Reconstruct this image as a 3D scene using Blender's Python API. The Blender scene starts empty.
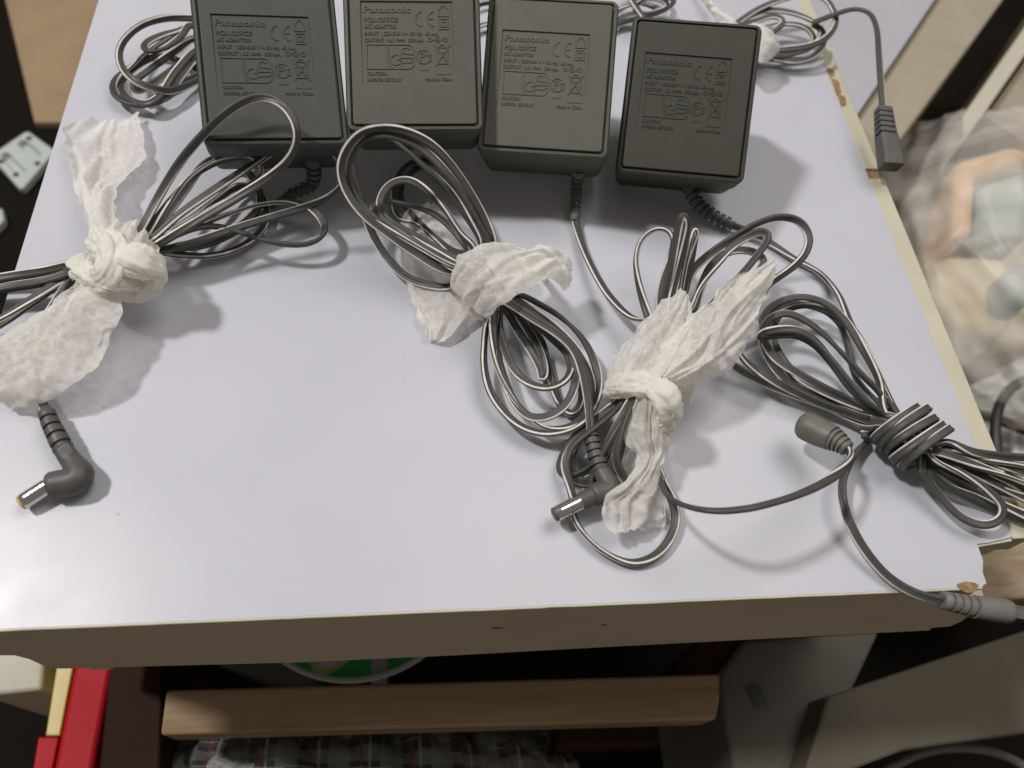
import bpy, bmesh, math, random
from mathutils import Vector, Matrix, noise
random.seed(7)
S = 0.001                       # the scene is laid out in millimetres and built in metres
scene = bpy.context.scene
COL = scene.collection

# ------------------------------------------------------------------ camera
F_PX = 780.0
AX = Matrix(((0.99183347, 0.00579168, -0.12740814),
             (-0.06847358, 0.86696905, -0.49363553),
             (0.10759993, 0.49832833, 0.86028549)))
EYE = Vector((0, 0, 255.0))
cam_d = bpy.data.cameras.new('camera')
cam = bpy.data.objects.new('camera', cam_d); COL.objects.link(cam)
cam.matrix_world = Matrix.Translation(EYE * S) @ AX.to_4x4()
cam_d.sensor_width = 36.0
cam_d.lens = 36.0 * F_PX / 1024.0
cam_d.clip_start = 0.01; cam_d.clip_end = 50
cam_d.dof.use_dof = True; cam_d.dof.focus_distance = 0.292; cam_d.dof.aperture_fstop = 9.0
scene.camera = cam

# ------------------------------------------------------------------ light
world = bpy.data.worlds.new('World'); scene.world = world; world.use_nodes = True
bg = world.node_tree.nodes['Background']
bg.inputs[0].default_value = (1.0, 0.90, 0.80, 1); bg.inputs[1].default_value = 0.195
lamp_d = bpy.data.lights.new('ceiling_lamp', 'AREA'); lamp_d.shape = 'DISK'
lamp_d.size = 0.20; lamp_d.energy = 27.0; lamp_d.color = (1.0, 0.97, 0.95)
lamp = bpy.data.objects.new('ceiling_lamp', lamp_d); COL.objects.link(lamp)
lamp.location = (-1.05, 0.47, 1.68)
lamp.rotation_euler = (Vector((0.05, 0.2, 0)) - lamp.location).to_track_quat('-Z', 'Y').to_euler()
# broad, soft overhead fill, added to even out brightness and shadows
soft_d = bpy.data.lights.new('soft_fill', 'AREA'); soft_d.shape = 'DISK'; soft_d.size = 1.0; soft_d.energy = 11.0; soft_d.color = (1.0, 0.965, 0.94)
soft = bpy.data.objects.new('soft_fill', soft_d); COL.objects.link(soft); soft.location = (0.55, 0.60, 1.50)
soft.rotation_euler = (Vector((0.05, 0.2, 0)) - soft.location).to_track_quat('-Z', 'Y').to_euler()
vs = scene.view_settings
vs.view_transform = 'Standard'; vs.look = 'None'; vs.gamma = 1; vs.exposure = 0.0
vs.use_curve_mapping = False
scene.cycles.max_bounces = 8; scene.cycles.transparent_max_bounces = 12

# ------------------------------------------------------------------ measuring helpers (mm)
def ray(px, py):
    return AX @ Vector(((px - 512) / F_PX, -(py - 384) / F_PX, -1.0))
def at(px, py, z=0.0):          # the point seen there that is z mm above the table
    r = ray(px, py); return EYE + r * ((z - EYE.z) / r.z)
def at_y(px, py, y):
    r = ray(px, py); return EYE + r * (y / r.y)

# ------------------------------------------------------------------ materials
def mat(name):
    m = bpy.data.materials.new(name); m.use_nodes = True
    nt = m.node_tree; nt.nodes.clear()
    out = nt.nodes.new('ShaderNodeOutputMaterial'); return m, nt, out
def N(nt, t, **kw):
    n = nt.nodes.new(t)
    for k, v in kw.items():
        if k.startswith('i_'): n.inputs[k[2:].replace('_', ' ')].default_value = v
        else: setattr(n, k, v)
    return n
def coords(nt, scale=1.0, kind='Object'):
    tc = N(nt, 'ShaderNodeTexCoord'); mp = N(nt, 'ShaderNodeMapping')
    mp.inputs['Scale'].default_value = (scale, scale, scale) if not isinstance(scale, tuple) else scale
    nt.links.new(tc.outputs[kind], mp.inputs[0]); return mp.outputs[0]
def ramp(nt, src, stops):
    r = N(nt, 'ShaderNodeValToRGB'); e = r.color_ramp.elements
    while len(e) > 1: e.remove(e[-1])
    for i, (p, c) in enumerate(stops):
        el = e[0] if i == 0 else e.new(p)
        el.position = p; el.color = (c[0], c[1], c[2], 1)
    nt.links.new(src, r.inputs[0]); return r.outputs[0]
def simple(name, c0, c1=None, scale=60, rough=0.5, bump=0.0, bscale=600, metal=0, spec=0.5, detail=4, rvar=0.1):
    m, nt, out = mat(name)
    b = N(nt, 'ShaderNodeBsdfPrincipled'); nt.links.new(b.outputs[0], out.inputs[0])
    b.inputs['Metallic'].default_value = metal
    b.inputs['Specular IOR Level'].default_value = .12 if name == 'dark_floor' else spec
    c1 = c1 or tuple(x * 0.85 for x in c0)
    n = N(nt, 'ShaderNodeTexNoise', i_Scale=scale, i_Detail=float(detail), i_Roughness=0.6)
    nt.links.new(coords(nt), n.inputs['Vector'])
    nt.links.new(ramp(nt, n.outputs[0], [(0.3, c0), (0.7, c1)]), b.inputs['Base Color'])
    mr = N(nt, 'ShaderNodeMapRange'); mr.inputs[3].default_value = max(rough - rvar, .03); mr.inputs[4].default_value = rough + rvar
    nt.links.new(n.outputs[0], mr.inputs[0]); nt.links.new(mr.outputs[0], b.inputs['Roughness'])
    if bump:
        n2 = N(nt, 'ShaderNodeTexNoise', i_Scale=float(bscale), i_Detail=3.0)
        nt.links.new(coords(nt), n2.inputs['Vector'])
        bp = N(nt, 'ShaderNodeBump', i_Strength=1.0, i_Distance=bump)
        nt.links.new(n2.outputs[0], bp.inputs['Height']); nt.links.new(bp.outputs[0], b.inputs['Normal'])
    return m

def laminate():
    m, nt, out = mat('white_laminate')
    b = N(nt, 'ShaderNodeBsdfPrincipled'); nt.links.new(b.outputs[0], out.inputs[0])
    b.inputs['Specular IOR Level'].default_value = .38
    v = coords(nt)
    n = N(nt, 'ShaderNodeTexNoise', i_Scale=14.0, i_Detail=5.0); nt.links.new(v, n.inputs['Vector'])
    base = ramp(nt, n.outputs[0], [(0.3, (.500, .502, .557)), (0.7, (.537, .539, .595))])
    # small specks of dirt
    vo = N(nt, 'ShaderNodeTexVoronoi', i_Scale=85.0); nt.links.new(v, vo.inputs['Vector'])
    lt = N(nt, 'ShaderNodeMath', operation='LESS_THAN'); lt.inputs[1].default_value = 0.045
    nt.links.new(vo.outputs['Distance'], lt.inputs[0])
    sc = N(nt, 'ShaderNodeSeparateColor'); nt.links.new(vo.outputs['Color'], sc.inputs[0])
    gt = N(nt, 'ShaderNodeMath', operation='GREATER_THAN'); gt.inputs[1].default_value = 0.72
    nt.links.new(sc.outputs[0], gt.inputs[0])
    mu = N(nt, 'ShaderNodeMath', operation='MULTIPLY'); nt.links.new(lt.outputs[0], mu.inputs[0]); nt.links.new(gt.outputs[0], mu.inputs[1])
    m8 = N(nt, 'ShaderNodeMath', operation='MULTIPLY'); m8.inputs[1].default_value = .55; nt.links.new(mu.outputs[0], m8.inputs[0])
    mx = N(nt, 'ShaderNodeMix', data_type='RGBA'); mx.inputs[7].default_value = (.32, .29, .27, 1)
    nt.links.new(m8.outputs[0], mx.inputs[0]); nt.links.new(base, mx.inputs[6])
    # faint grey smudges
    n3 = N(nt, 'ShaderNodeTexNoise', i_Scale=32.0, i_Detail=6.0, i_Roughness=0.65); nt.links.new(v, n3.inputs['Vector'])
    mr3 = N(nt, 'ShaderNodeMapRange'); mr3.inputs[1].default_value = .60; mr3.inputs[2].default_value = .80; mr3.inputs[4].default_value = .30
    nt.links.new(n3.outputs[0], mr3.inputs[0])
    mx2 = N(nt, 'ShaderNodeMix', data_type='RGBA'); mx2.inputs[7].default_value = (.48, .46, .46, 1)
    nt.links.new(mr3.outputs[0], mx2.inputs[0]); nt.links.new(mx.outputs[2], mx2.inputs[6])
    sn = N(nt, 'ShaderNodeTexNoise', i_Scale=70.0, i_Detail=2.0, i_Distortion=.3)
    mp = N(nt, 'ShaderNodeMapping'); mp.inputs['Rotation'].default_value = (0, 0, .5); mp.inputs['Scale'].default_value = (.05, 3.0, 1)
    tc = N(nt, 'ShaderNodeTexCoord'); nt.links.new(tc.outputs['Object'], mp.inputs[0]); nt.links.new(mp.outputs[0], sn.inputs['Vector'])
    mr4 = N(nt, 'ShaderNodeMapRange'); mr4.inputs[1].default_value = .70; mr4.inputs[2].default_value = .76; mr4.inputs[4].default_value = .22
    nt.links.new(sn.outputs[0], mr4.inputs[0])
    mx3 = N(nt, 'ShaderNodeMix', data_type='RGBA'); mx3.inputs[7].default_value = (.42, .41, .42, 1)
    nt.links.new(mr4.outputs[0], mx3.inputs[0]); nt.links.new(mx2.outputs[2], mx3.inputs[6])
    nt.links.new(mx3.outputs[2], b.inputs['Base Color'])
    n2 = N(nt, 'ShaderNodeTexNoise', i_Scale=55.0, i_Detail=6.0); nt.links.new(v, n2.inputs['Vector'])
    mr = N(nt, 'ShaderNodeMapRange'); mr.inputs[3].default_value = .27; mr.inputs[4].default_value = .42
    nt.links.new(n2.outputs[0], mr.inputs[0]); nt.links.new(mr.outputs[0], b.inputs['Roughness'])
    n4 = N(nt, 'ShaderNodeTexNoise', i_Scale=900.0, i_Detail=2.0); nt.links.new(v, n4.inputs['Vector'])
    bp = N(nt, 'ShaderNodeBump', i_Strength=0.5, i_Distance=0.00003)
    nt.links.new(n4.outputs[0], bp.inputs['Height']); nt.links.new(bp.outputs[0], b.inputs['Normal'])
    return m

def tissue_mat(name, see):
    m, nt, out = mat(name)
    v = coords(nt)
    d = N(nt, 'ShaderNodeBsdfDiffuse'); t = N(nt, 'ShaderNodeBsdfTranslucent'); mx = N(nt, 'ShaderNodeMixShader')
    n = N(nt, 'ShaderNodeTexNoise', i_Scale=120.0, i_Detail=6.0, i_Roughness=.65); nt.links.new(v, n.inputs['Vector'])
    c = ramp(nt, n.outputs[0], [(0.30, (.90, .875, .80)), (0.55, (.95, .935, .885)), (0.75, (.93, .91, .85))])
    nt.links.new(c, d.inputs[0]); t.inputs[0].default_value = (.95, .93, .87, 1)
    mx.inputs[0].default_value = .42
    nt.links.new(d.outputs[0], mx.inputs[1]); nt.links.new(t.outputs[0], mx.inputs[2])
    # embossed fibre grain and small sharp creases
    n2 = N(nt, 'ShaderNodeTexNoise', i_Scale=1100.0, i_Detail=4.0, i_Roughness=.7); nt.links.new(v, n2.inputs['Vector'])
    vo = N(nt, 'ShaderNodeTexVoronoi', i_Scale=210.0, feature='DISTANCE_TO_EDGE')
    wn = N(nt, 'ShaderNodeTexNoise', i_Scale=160.0, i_Detail=3.0); nt.links.new(v, wn.inputs['Vector'])
    ad = N(nt, 'ShaderNodeVectorMath', operation='MULTIPLY_ADD'); ad.inputs[1].default_value = (.012, .012, .012)
    nt.links.new(wn.outputs['Color'], ad.inputs[0]); nt.links.new(v, ad.inputs[2]); nt.links.new(ad.outputs[0], vo.inputs['Vector'])
    bp = N(nt, 'ShaderNodeBump', i_Strength=0.5, i_Distance=0.00022)
    bp2 = N(nt, 'ShaderNodeBump', i_Strength=0.35, i_Distance=0.0006)
    nt.links.new(n2.outputs[0], bp.inputs['Height']); nt.links.new(vo.outputs['Distance'], bp2.inputs['Height'])
    nt.links.new(bp2.outputs[0], bp.inputs['Normal'])
    nt.links.new(bp.outputs[0], d.inputs['Normal']); nt.links.new(bp.outputs[0], t.inputs['Normal'])
    if see:
        tr = N(nt, 'ShaderNodeBsdfTransparent'); m3 = N(nt, 'ShaderNodeMixShader')
        n5 = N(nt, 'ShaderNodeTexNoise', i_Scale=420.0, i_Detail=5.0, i_Roughness=.7); nt.links.new(v, n5.inputs['Vector'])
        mr = N(nt, 'ShaderNodeMapRange'); mr.inputs[1].default_value = .35; mr.inputs[2].default_value = .7; mr.inputs[3].default_value = see * .35; mr.inputs[4].default_value = see * 1.7
        nt.links.new(n5.outputs[0], mr.inputs[0]); nt.links.new(mr.outputs[0], m3.inputs[0])
        nt.links.new(mx.outputs[0], m3.inputs[1]); nt.links.new(tr.outputs[0], m3.inputs[2]); nt.links.new(m3.outputs[0], out.inputs[0])
    else: nt.links.new(mx.outputs[0], out.inputs[0])
    return m

def bag_mat():
    m, nt, out = mat('clear_plastic_film')
    v = coords(nt)
    tr = N(nt, 'ShaderNodeBsdfTransparent'); tr.inputs[0].default_value = (.99, .985, .97, 1)
    p = N(nt, 'ShaderNodeBsdfPrincipled'); p.inputs['Base Color'].default_value = (.92, .90, .84, 1)
    p.inputs['Roughness'].default_value = .34
    mx = N(nt, 'ShaderNodeMixShader')
    w = N(nt, 'ShaderNodeTexNoise', i_Scale=26.0, i_Detail=5.0, i_Distortion=.5)
    tc = N(nt, 'ShaderNodeTexCoord'); mp = N(nt, 'ShaderNodeMapping')
    mp.inputs['Rotation'].default_value = (0, 0, math.radians(35)); mp.inputs['Scale'].default_value = (.16, 1.5, .5)
    nt.links.new(tc.outputs['Object'], mp.inputs[0]); nt.links.new(mp.outputs[0], w.inputs['Vector'])
    mr = N(nt, 'ShaderNodeMapRange'); mr.inputs[1].default_value = .35; mr.inputs[2].default_value = .72
    mr.inputs[3].default_value = .24; mr.inputs[4].default_value = .58
    nt.links.new(w.outputs[0], mr.inputs[0]); nt.links.new(mr.outputs[0], mx.inputs[0])
    bp = N(nt, 'ShaderNodeBump', i_Strength=.5, i_Distance=.0025); nt.links.new(w.outputs[0], bp.inputs['Height'])
    nt.links.new(bp.outputs[0], p.inputs['Normal'])
    nt.links.new(tr.outputs[0], mx.inputs[1]); nt.links.new(p.outputs[0], mx.inputs[2])
    nt.links.new(mx.outputs[0], out.inputs[0]); return m

def wood(name, c0, c1, axis=(1, 14, 14), rough=.6):
    m, nt, out = mat(name)
    b = N(nt, 'ShaderNodeBsdfPrincipled', i_Roughness=max(rough, .7)); nt.links.new(b.outputs[0], out.inputs[0])
    b.inputs['Specular IOR Level'].default_value = .15
    n = N(nt, 'ShaderNodeTexNoise', i_Scale=9.0, i_Detail=7.0, i_Roughness=.6, i_Distortion=.7)
    nt.links.new(coords(nt, axis), n.inputs['Vector'])
    nt.links.new(ramp(nt, n.outputs[0], [(0.3, c0), (0.7, c1)]), b.inputs['Base Color'])
    bp = N(nt, 'ShaderNodeBump', i_Strength=.4, i_Distance=.0006); nt.links.new(n.outputs[0], bp.inputs['Height'])
    nt.links.new(bp.outputs[0], b.inputs['Normal']); return m

def plaid_mat():
    m, nt, out = mat('plaid_cloth')
    b = N(nt, 'ShaderNodeBsdfPrincipled', i_Roughness=.9); nt.links.new(b.outputs[0], out.inputs[0])
    tc = N(nt, 'ShaderNodeTexCoord'); sp = N(nt, 'ShaderNodeSeparateXYZ'); nt.links.new(tc.outputs['UV'], sp.inputs[0])
    def stripes(src, freq, lo, hi, off=0.0):
        a = N(nt, 'ShaderNodeMath', operation='MULTIPLY_ADD'); a.inputs[1].default_value = freq; a.inputs[2].default_value = off
        nt.links.new(src, a.inputs[0])
        fr = N(nt, 'ShaderNodeMath', operation='FRACT'); nt.links.new(a.outputs[0], fr.inputs[0])
        g = N(nt, 'ShaderNodeMath', operation='GREATER_THAN'); g.inputs[1].default_value = lo; nt.links.new(fr.outputs[0], g.inputs[0])
        l = N(nt, 'ShaderNodeMath', operation='LESS_THAN'); l.inputs[1].default_value = hi; nt.links.new(fr.outputs[0], l.inputs[0])
        q = N(nt, 'ShaderNodeMath', operation='MULTIPLY'); nt.links.new(g.outputs[0], q.inputs[0]); nt.links.new(l.outputs[0], q.inputs[1])
        return q.outputs[0]
    cur = None
    col = N(nt, 'ShaderNodeRGB'); col.outputs[0].default_value = (.028, .029, .026, 1); cur = col.outputs[0]
    for axis, freq, lo, hi, off, c, f in (('X', 9, .0, .42, .1, (.15, .15, .14), .6), ('Y', 5, .0, .4, .2, (.15, .15, .14), .6),
                                          ('X', 9, .62, .68, .1, (.16, .03, .03), .7), ('Y', 5, .62, .68, .2, (.16, .03, .03), .7),
                                          ('X', 9, .78, .83, .1, (.26, .26, .25), .6), ('Y', 5, .78, .83, .2, (.26, .26, .25), .6)):
        s = stripes(sp.outputs[axis], freq, lo, hi, off)
        q = N(nt, 'ShaderNodeMath', operation='MULTIPLY'); q.inputs[1].default_value = f; nt.links.new(s, q.inputs[0])
        mx = N(nt, 'ShaderNodeMix', data_type='RGBA'); mx.inputs[7].default_value = (*c, 1)
        nt.links.new(q.outputs[0], mx.inputs[0]); nt.links.new(cur, mx.inputs[6]); cur = mx.outputs[2]
    nt.links.new(cur, b.inputs['Base Color']); return m

M = {
 'laminate': laminate(),
 'edge': simple('cream_edge_banding', (.58, .55, .43), (.51, .475, .36), 40, .5, .00008, 500),
 'apron': simple('cream_board_front', (.78, .66, .50), (.68, .56, .42), 18, .55, .00006, 400),
 'chip': simple('bare_chipboard', (.38, .24, .12), (.20, .12, .06), 420, .9, .0005, 500),
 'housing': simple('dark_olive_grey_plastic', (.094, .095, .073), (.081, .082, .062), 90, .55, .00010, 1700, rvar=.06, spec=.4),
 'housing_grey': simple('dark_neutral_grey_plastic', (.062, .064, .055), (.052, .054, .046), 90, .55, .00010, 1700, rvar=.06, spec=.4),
 'housing_shaded': simple('shaded_olive_grey_plastic', (.043, .043, .029), (.037, .037, .025), 90, .52, .00010, 1700, rvar=.06, spec=.4),  # same olive plastic, darkened to stand in for shade on the tilted-away face
 'cord': simple('dark_grey_pvc', (.082, .080, .074), (.060, .058, .053), 150, .46, .00004, 900, rvar=.1, spec=.35),
 'stripe': simple('pale_cord_stripe', (.76, .745, .69), (.56, .55, .50), 300, .5, spec=.3),
 'boot': simple('grey_pvc_boot', (.088, .086, .080), (.070, .068, .062), 120, .5, .00004, 1500),
 'boot_light': simple('light_grey_pvc_boot', (.185, .182, .165), (.155, .152, .138), 120, .45, .00004, 1500),
 'boot_olive': simple('olive_grey_pvc_boot', (.15, .147, .125), (.12, .118, .10), 120, .5, .00004, 1500),
 'metal': simple('nickel_plate', (.74, .72, .70), (.62, .60, .58), 200, .16, metal=1, rvar=.05),
 'yellow': simple('yellow_insulator', (.62, .50, .13), (.55, .42, .10), 200, .5),
 'black': simple('black_insulator', (.02, .02, .02), (.03, .03, .03), 200, .45),
 'tissue': tissue_mat('white_tissue', .24), 'bunched': tissue_mat('bunched_white_tissue', 0), 'film': bag_mat(), 'plaid': plaid_mat(),
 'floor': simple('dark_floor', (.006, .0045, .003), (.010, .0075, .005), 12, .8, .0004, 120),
 'card': simple('brown_cardboard', (.36, .255, .155), (.30, .21, .125), 25, .85, .0002, 300),
 'bracket': simple('pale_grey_plastic', (.55, .60, .57), (.47, .52, .50), 60, .45, .00005, 700),
 'shelf': simple('grey_white_panel', (.46, .455, .50), (.41, .405, .45), 20, .5),
 'beige': wood('beige_board', (.40, .35, .27), (.34, .295, .225), (3, 3, 3)),
 'cream': simple('cream_board', (.60, .57, .46), (.52, .49, .39), 30, .55),
 'olive': simple('olive_tube', (.20, .165, .08), (.14, .115, .055), 30, .5),
 'wood': wood('brown_wood', (.42, .30, .185), (.27, .185, .105)),
 'dwood': wood('dark_reddish_wood', (.032, .014, .007), (.022, .010, .005)),
 'paleboard': wood('pale_worn_wood', (.42, .34, .24), (.25, .19, .12), (4, 14, 14), .8),
 'red': simple('glossy_red_card', (.50, .014, .026), (.42, .010, .02), 20, .5, spec=.12),
 'ycard': simple('yellow_card', (.55, .42, .07), (.48, .35, .05), 20, .4),
 'green': simple('green_print', (.05, .50, .15), (.04, .43, .12), 40, .35),
 'wprint': simple('white_print', (.75, .77, .76), (.68, .70, .70), 40, .35),
 'yprint': simple('pale_yellow_print', (.68, .68, .28), (.6, .6, .24), 40, .35),
 'greyboard': simple('grey_beige_board', (.125, .112, .085), (.10, .09, .068), 14, .75, .0002, 200, spec=.12),
 'fleece': simple('grey_white_fleece', (.42, .42, .40), (.30, .30, .29), 300, .9, .002, 700, spec=.1),
 'case': simple('dark_grey_case', (.17, .16, .135), (.12, .112, .092), 14, .7, .0003, 200, spec=.15),
 'orange': simple('orange_plastic', (.86, .52, .27), (.80, .47, .23), 40, .45),
 'blue': simple('blue_grey_plastic', (.38, .46, .46), (.32, .40, .40), 40, .45),
 'ivory': simple('ivory_plastic', (.82, .70, .48), (.76, .64, .43), 30, .45),
 'blackcable': simple('black_cable', (.018, .018, .016), (.028, .028, .025), 100, .45),
 'grip': simple('knurled_grey_pvc', (.30, .30, .29), (.24, .24, .23), 200, .5),
}

# ------------------------------------------------------------------ building helpers
def link(name, me, mats, parent=None, loc=None):
    o = bpy.data.objects.new(name, me); COL.objects.link(o)
    if not me.materials:
        for m in (mats if isinstance(mats, (list, tuple)) else [mats]): me.materials.append(M[m])
    if parent is not None:
        o.parent = parent
    if loc is not None: o.location = loc
    return o
def tag(o, label, cat, group=None):
    o['label'] = label; o['category'] = cat
    if group: o['group'] = group
    return o
def thing(name, label, cat, loc=(0, 0, 0), group=None):
    o = bpy.data.objects.new(name, None); COL.objects.link(o); o.location = Vector(loc) * S
    o.empty_display_size = .01
    return tag(o, label, cat, group)
def origin(p):                    # world position (m) of a parent chain made of translations
    v = Vector((0, 0, 0))
    while p is not None: v += p.location; p = p.parent
    return v
def mesh(name, V, Fc, mats, parent=None, smooth=True, mi=None, uv=None, at_mm=None):
    """V in world mm. The object's origin goes to the parent's origin or to at_mm."""
    base = origin(parent) if parent is not None else Vector((0, 0, 0))
    off = Vector(at_mm) * S if at_mm is not None else base
    me = bpy.data.meshes.new(name)
    me.from_pydata([tuple(Vector(v) * S - off) for v in V], [], Fc)
    if smooth is True: me.shade_smooth()
    if mi: me.polygons.foreach_set('material_index', mi)
    if uv:
        l = me.uv_layers.new(); 
        for lp in me.loops: l.data[lp.index].uv = uv[lp.vertex_index]
    me.update()
    o = link(name, me, mats, parent, off - base)
    if isinstance(smooth, float):
        me.shade_smooth(); me.set_sharp_from_angle(angle=smooth)
    return o
def prism(poly, z0, z1):          # poly: list of (x, y) or Vectors, counter-clockwise seen from above
    n = len(poly); V = [(p[0], p[1], z0) for p in poly] + [(p[0], p[1], z1) for p in poly]
    Fc = [tuple(range(n - 1, -1, -1)), tuple(range(n, 2 * n))]
    Fc += [(i, (i + 1) % n, n + (i + 1) % n, n + i) for i in range(n)]
    return V, Fc
def ccw(poly):
    a = sum(poly[i][0] * poly[(i + 1) % len(poly)][1] - poly[(i + 1) % len(poly)][0] * poly[i][1] for i in range(len(poly)))
    return poly if a > 0 else poly[::-1]
def bevel(o, w, seg=2, ang=.6):
    b = o.modifiers.new('bevel', 'BEVEL'); b.width = w * S; b.segments = seg; b.limit_method = 'ANGLE'; b.angle_limit = ang
    o.data.shade_smooth(); o.data.set_sharp_from_angle(angle=.7)
    return o
def catmull(P, step):
    """centripetal Catmull-Rom through P (Vectors of any equal size), resampled evenly"""
    P = [Vector(p) for p in P]
    Q = [P[0] * 2 - P[1]] + P + [P[-1] * 2 - P[-2]]
    out = []
    for i in range(1, len(Q) - 2):
        p0, p1, p2, p3 = Q[i - 1:i + 3]
        t = [0.0]
        for a, b in ((p0, p1), (p1, p2), (p2, p3)): t.append(t[-1] + max((b - a).length, 1e-3) ** .5)
        n = max(2, int((p2 - p1).length / step * 2))
        for k in range(n):
            u = t[1] + (t[2] - t[1]) * k / n
            A1 = p0.lerp(p1, (u - t[0]) / (t[1] - t[0])); A2 = p1.lerp(p2, (u - t[1]) / (t[2] - t[1])); A3 = p2.lerp(p3, (u - t[2]) / (t[3] - t[2]))
            B1 = A1.lerp(A2, (u - t[0]) / (t[2] - t[0])); B2 = A2.lerp(A3, (u - t[1]) / (t[3] - t[1]))
            out.append(B1.lerp(B2, (u - t[1]) / (t[2] - t[1])))
    out.append(P[-1])
    res = [out[0]]; acc = 0.0
    for a, b in zip(out, out[1:]):
        L = (b - a).length
        while acc + L >= step and L > 1e-9:
            a = a.lerp(b, (step - acc) / L); res.append(a); L = (b - a).length; acc = 0.0
        acc += L
    if (res[-1] - out[-1]).length > step * .3: res.append(out[-1])
    return res
def frames(P, up=Vector((0, 0, 1))):
    n = len(P); T = []
    for i in range(n):
        t = (P[min(i + 1, n - 1)] - P[max(i - 1, 0)]); T.append(t.normalized() if t.length > 1e-9 else Vector((1, 0, 0)))
    side = T[0].cross(up)
    side = side.normalized() if side.length > .05 else Vector((1, 0, 0))
    out = []
    for t in T:
        s = side - t * side.dot(t)
        s = s.normalized() if s.length > 1e-6 else t.orthogonal().normalized()
        want = t.cross(up)
        if want.length > .15:
            want.normalize()
            if want.dot(s) < 0: want = -want          # keep continuity: never flip
            s = (s + want * .08 * 1.0).normalized()
            s = (s - t * s.dot(t)).normalized()
        out.append((t, s, s.cross(t).normalized())); side = s
    return out
def sweep_section(P, section, twist=None, up=Vector((0, 0, 1)), scale=None):
    """section: list of (a, b) mm along (side, normal). Returns V, F (ring faces, then caps)."""
    fr = frames(P, up); m = len(section); V = []; Fc = []
    for i, (p, (t, s, nn)) in enumerate(zip(P, fr)):
        a = twist[i] if twist else 0.0; ca, sa = math.cos(a), math.sin(a)
        k = scale[i] if scale else 1.0
        s2 = s * ca + nn * sa; n2 = nn * ca - s * sa
        V += [p + s2 * (x * k) + n2 * (y * k) for x, y in section]
    for i in range(len(P) - 1):
        for j in range(m):
            Fc.append((i * m + j, i * m + (j + 1) % m, (i + 1) * m + (j + 1) % m, (i + 1) * m + j))
    Fc.append(tuple(range(m - 1, -1, -1))); Fc.append(tuple(range((len(P) - 1) * m, len(P) * m)))
    return V, Fc
LOBE_R, LOBE_C = .87, .80
CORD_SEC = []
for a in range(-125, 126, 25): CORD_SEC.append((LOBE_C + LOBE_R * math.cos(math.radians(a)), LOBE_R * math.sin(math.radians(a))))
for a in range(55, 306, 25): CORD_SEC.append((-LOBE_C + LOBE_R * math.cos(math.radians(a)), LOBE_R * math.sin(math.radians(a))))
STRIPE = {2, 3, 6, 7}                # faces of the right lobe that carry the printed stripe
def clean_path(P, floor=None):
    return P
def cord(name, pts, parent=None, seed=0, tw=1.0, step=1.3, flat=None, at_mm=None, sec_scale=1.0):
    """A flat twin-core cord through pts = (px, py, z mm above the table)."""
    W = [at(*p) if not isinstance(p, Vector) else p for p in pts]
    P = catmull(W, step)
    # relax small kinks
    for it in range(3):
        P = [P[0]] + [P[i] * .5 + (P[i - 1] + P[i + 1]) * .25 for i in range(1, len(P) - 1)] + [P[-1]]
    rnd = random.Random(seed); f1, f2, ph1, ph2 = rnd.uniform(.010, .016), rnd.uniform(.028, .04), rnd.uniform(0, 6), rnd.uniform(0, 6)
    twist = [tw * (.95 * math.sin(f1 * i * step * 2.2 + ph1) + .55 * math.sin(f2 * i * step * 2.0 + ph2)) for i in range(len(P))]
    if flat:
        i0 = min(range(len(P)), key=lambda i: (P[i] - W[flat[0]]).length); i1 = min(range(i0 + 10, len(P)), key=lambda i: (P[i] - W[flat[1]]).length)
        fr = frames(P)
        for i in range(len(P)):
            e = min(1.0, max(0.0, min(i - i0 + 12, i1 - i + 12) / 24))
            twist[i] *= 1 - e
    sec = [(x * sec_scale, y * sec_scale) for x, y in CORD_SEC]
    V, Fc = sweep_section(P, sec, twist)
    m = len(sec); mi = []
    for i in range(len(P) - 1): mi += [1 if j in STRIPE else 0 for j in range(m)]
    mi += [0, 0]
    return mesh(name, V, Fc, ('cord', 'stripe'), parent, True, mi, at_mm=at_mm), P
def circle(n, rx=1.0, ry=None):
    ry = rx if ry is None else ry
    return [(rx * math.cos(2 * math.pi * k / n), ry * math.sin(2 * math.pi * k / n)) for k in range(n)]
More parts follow.
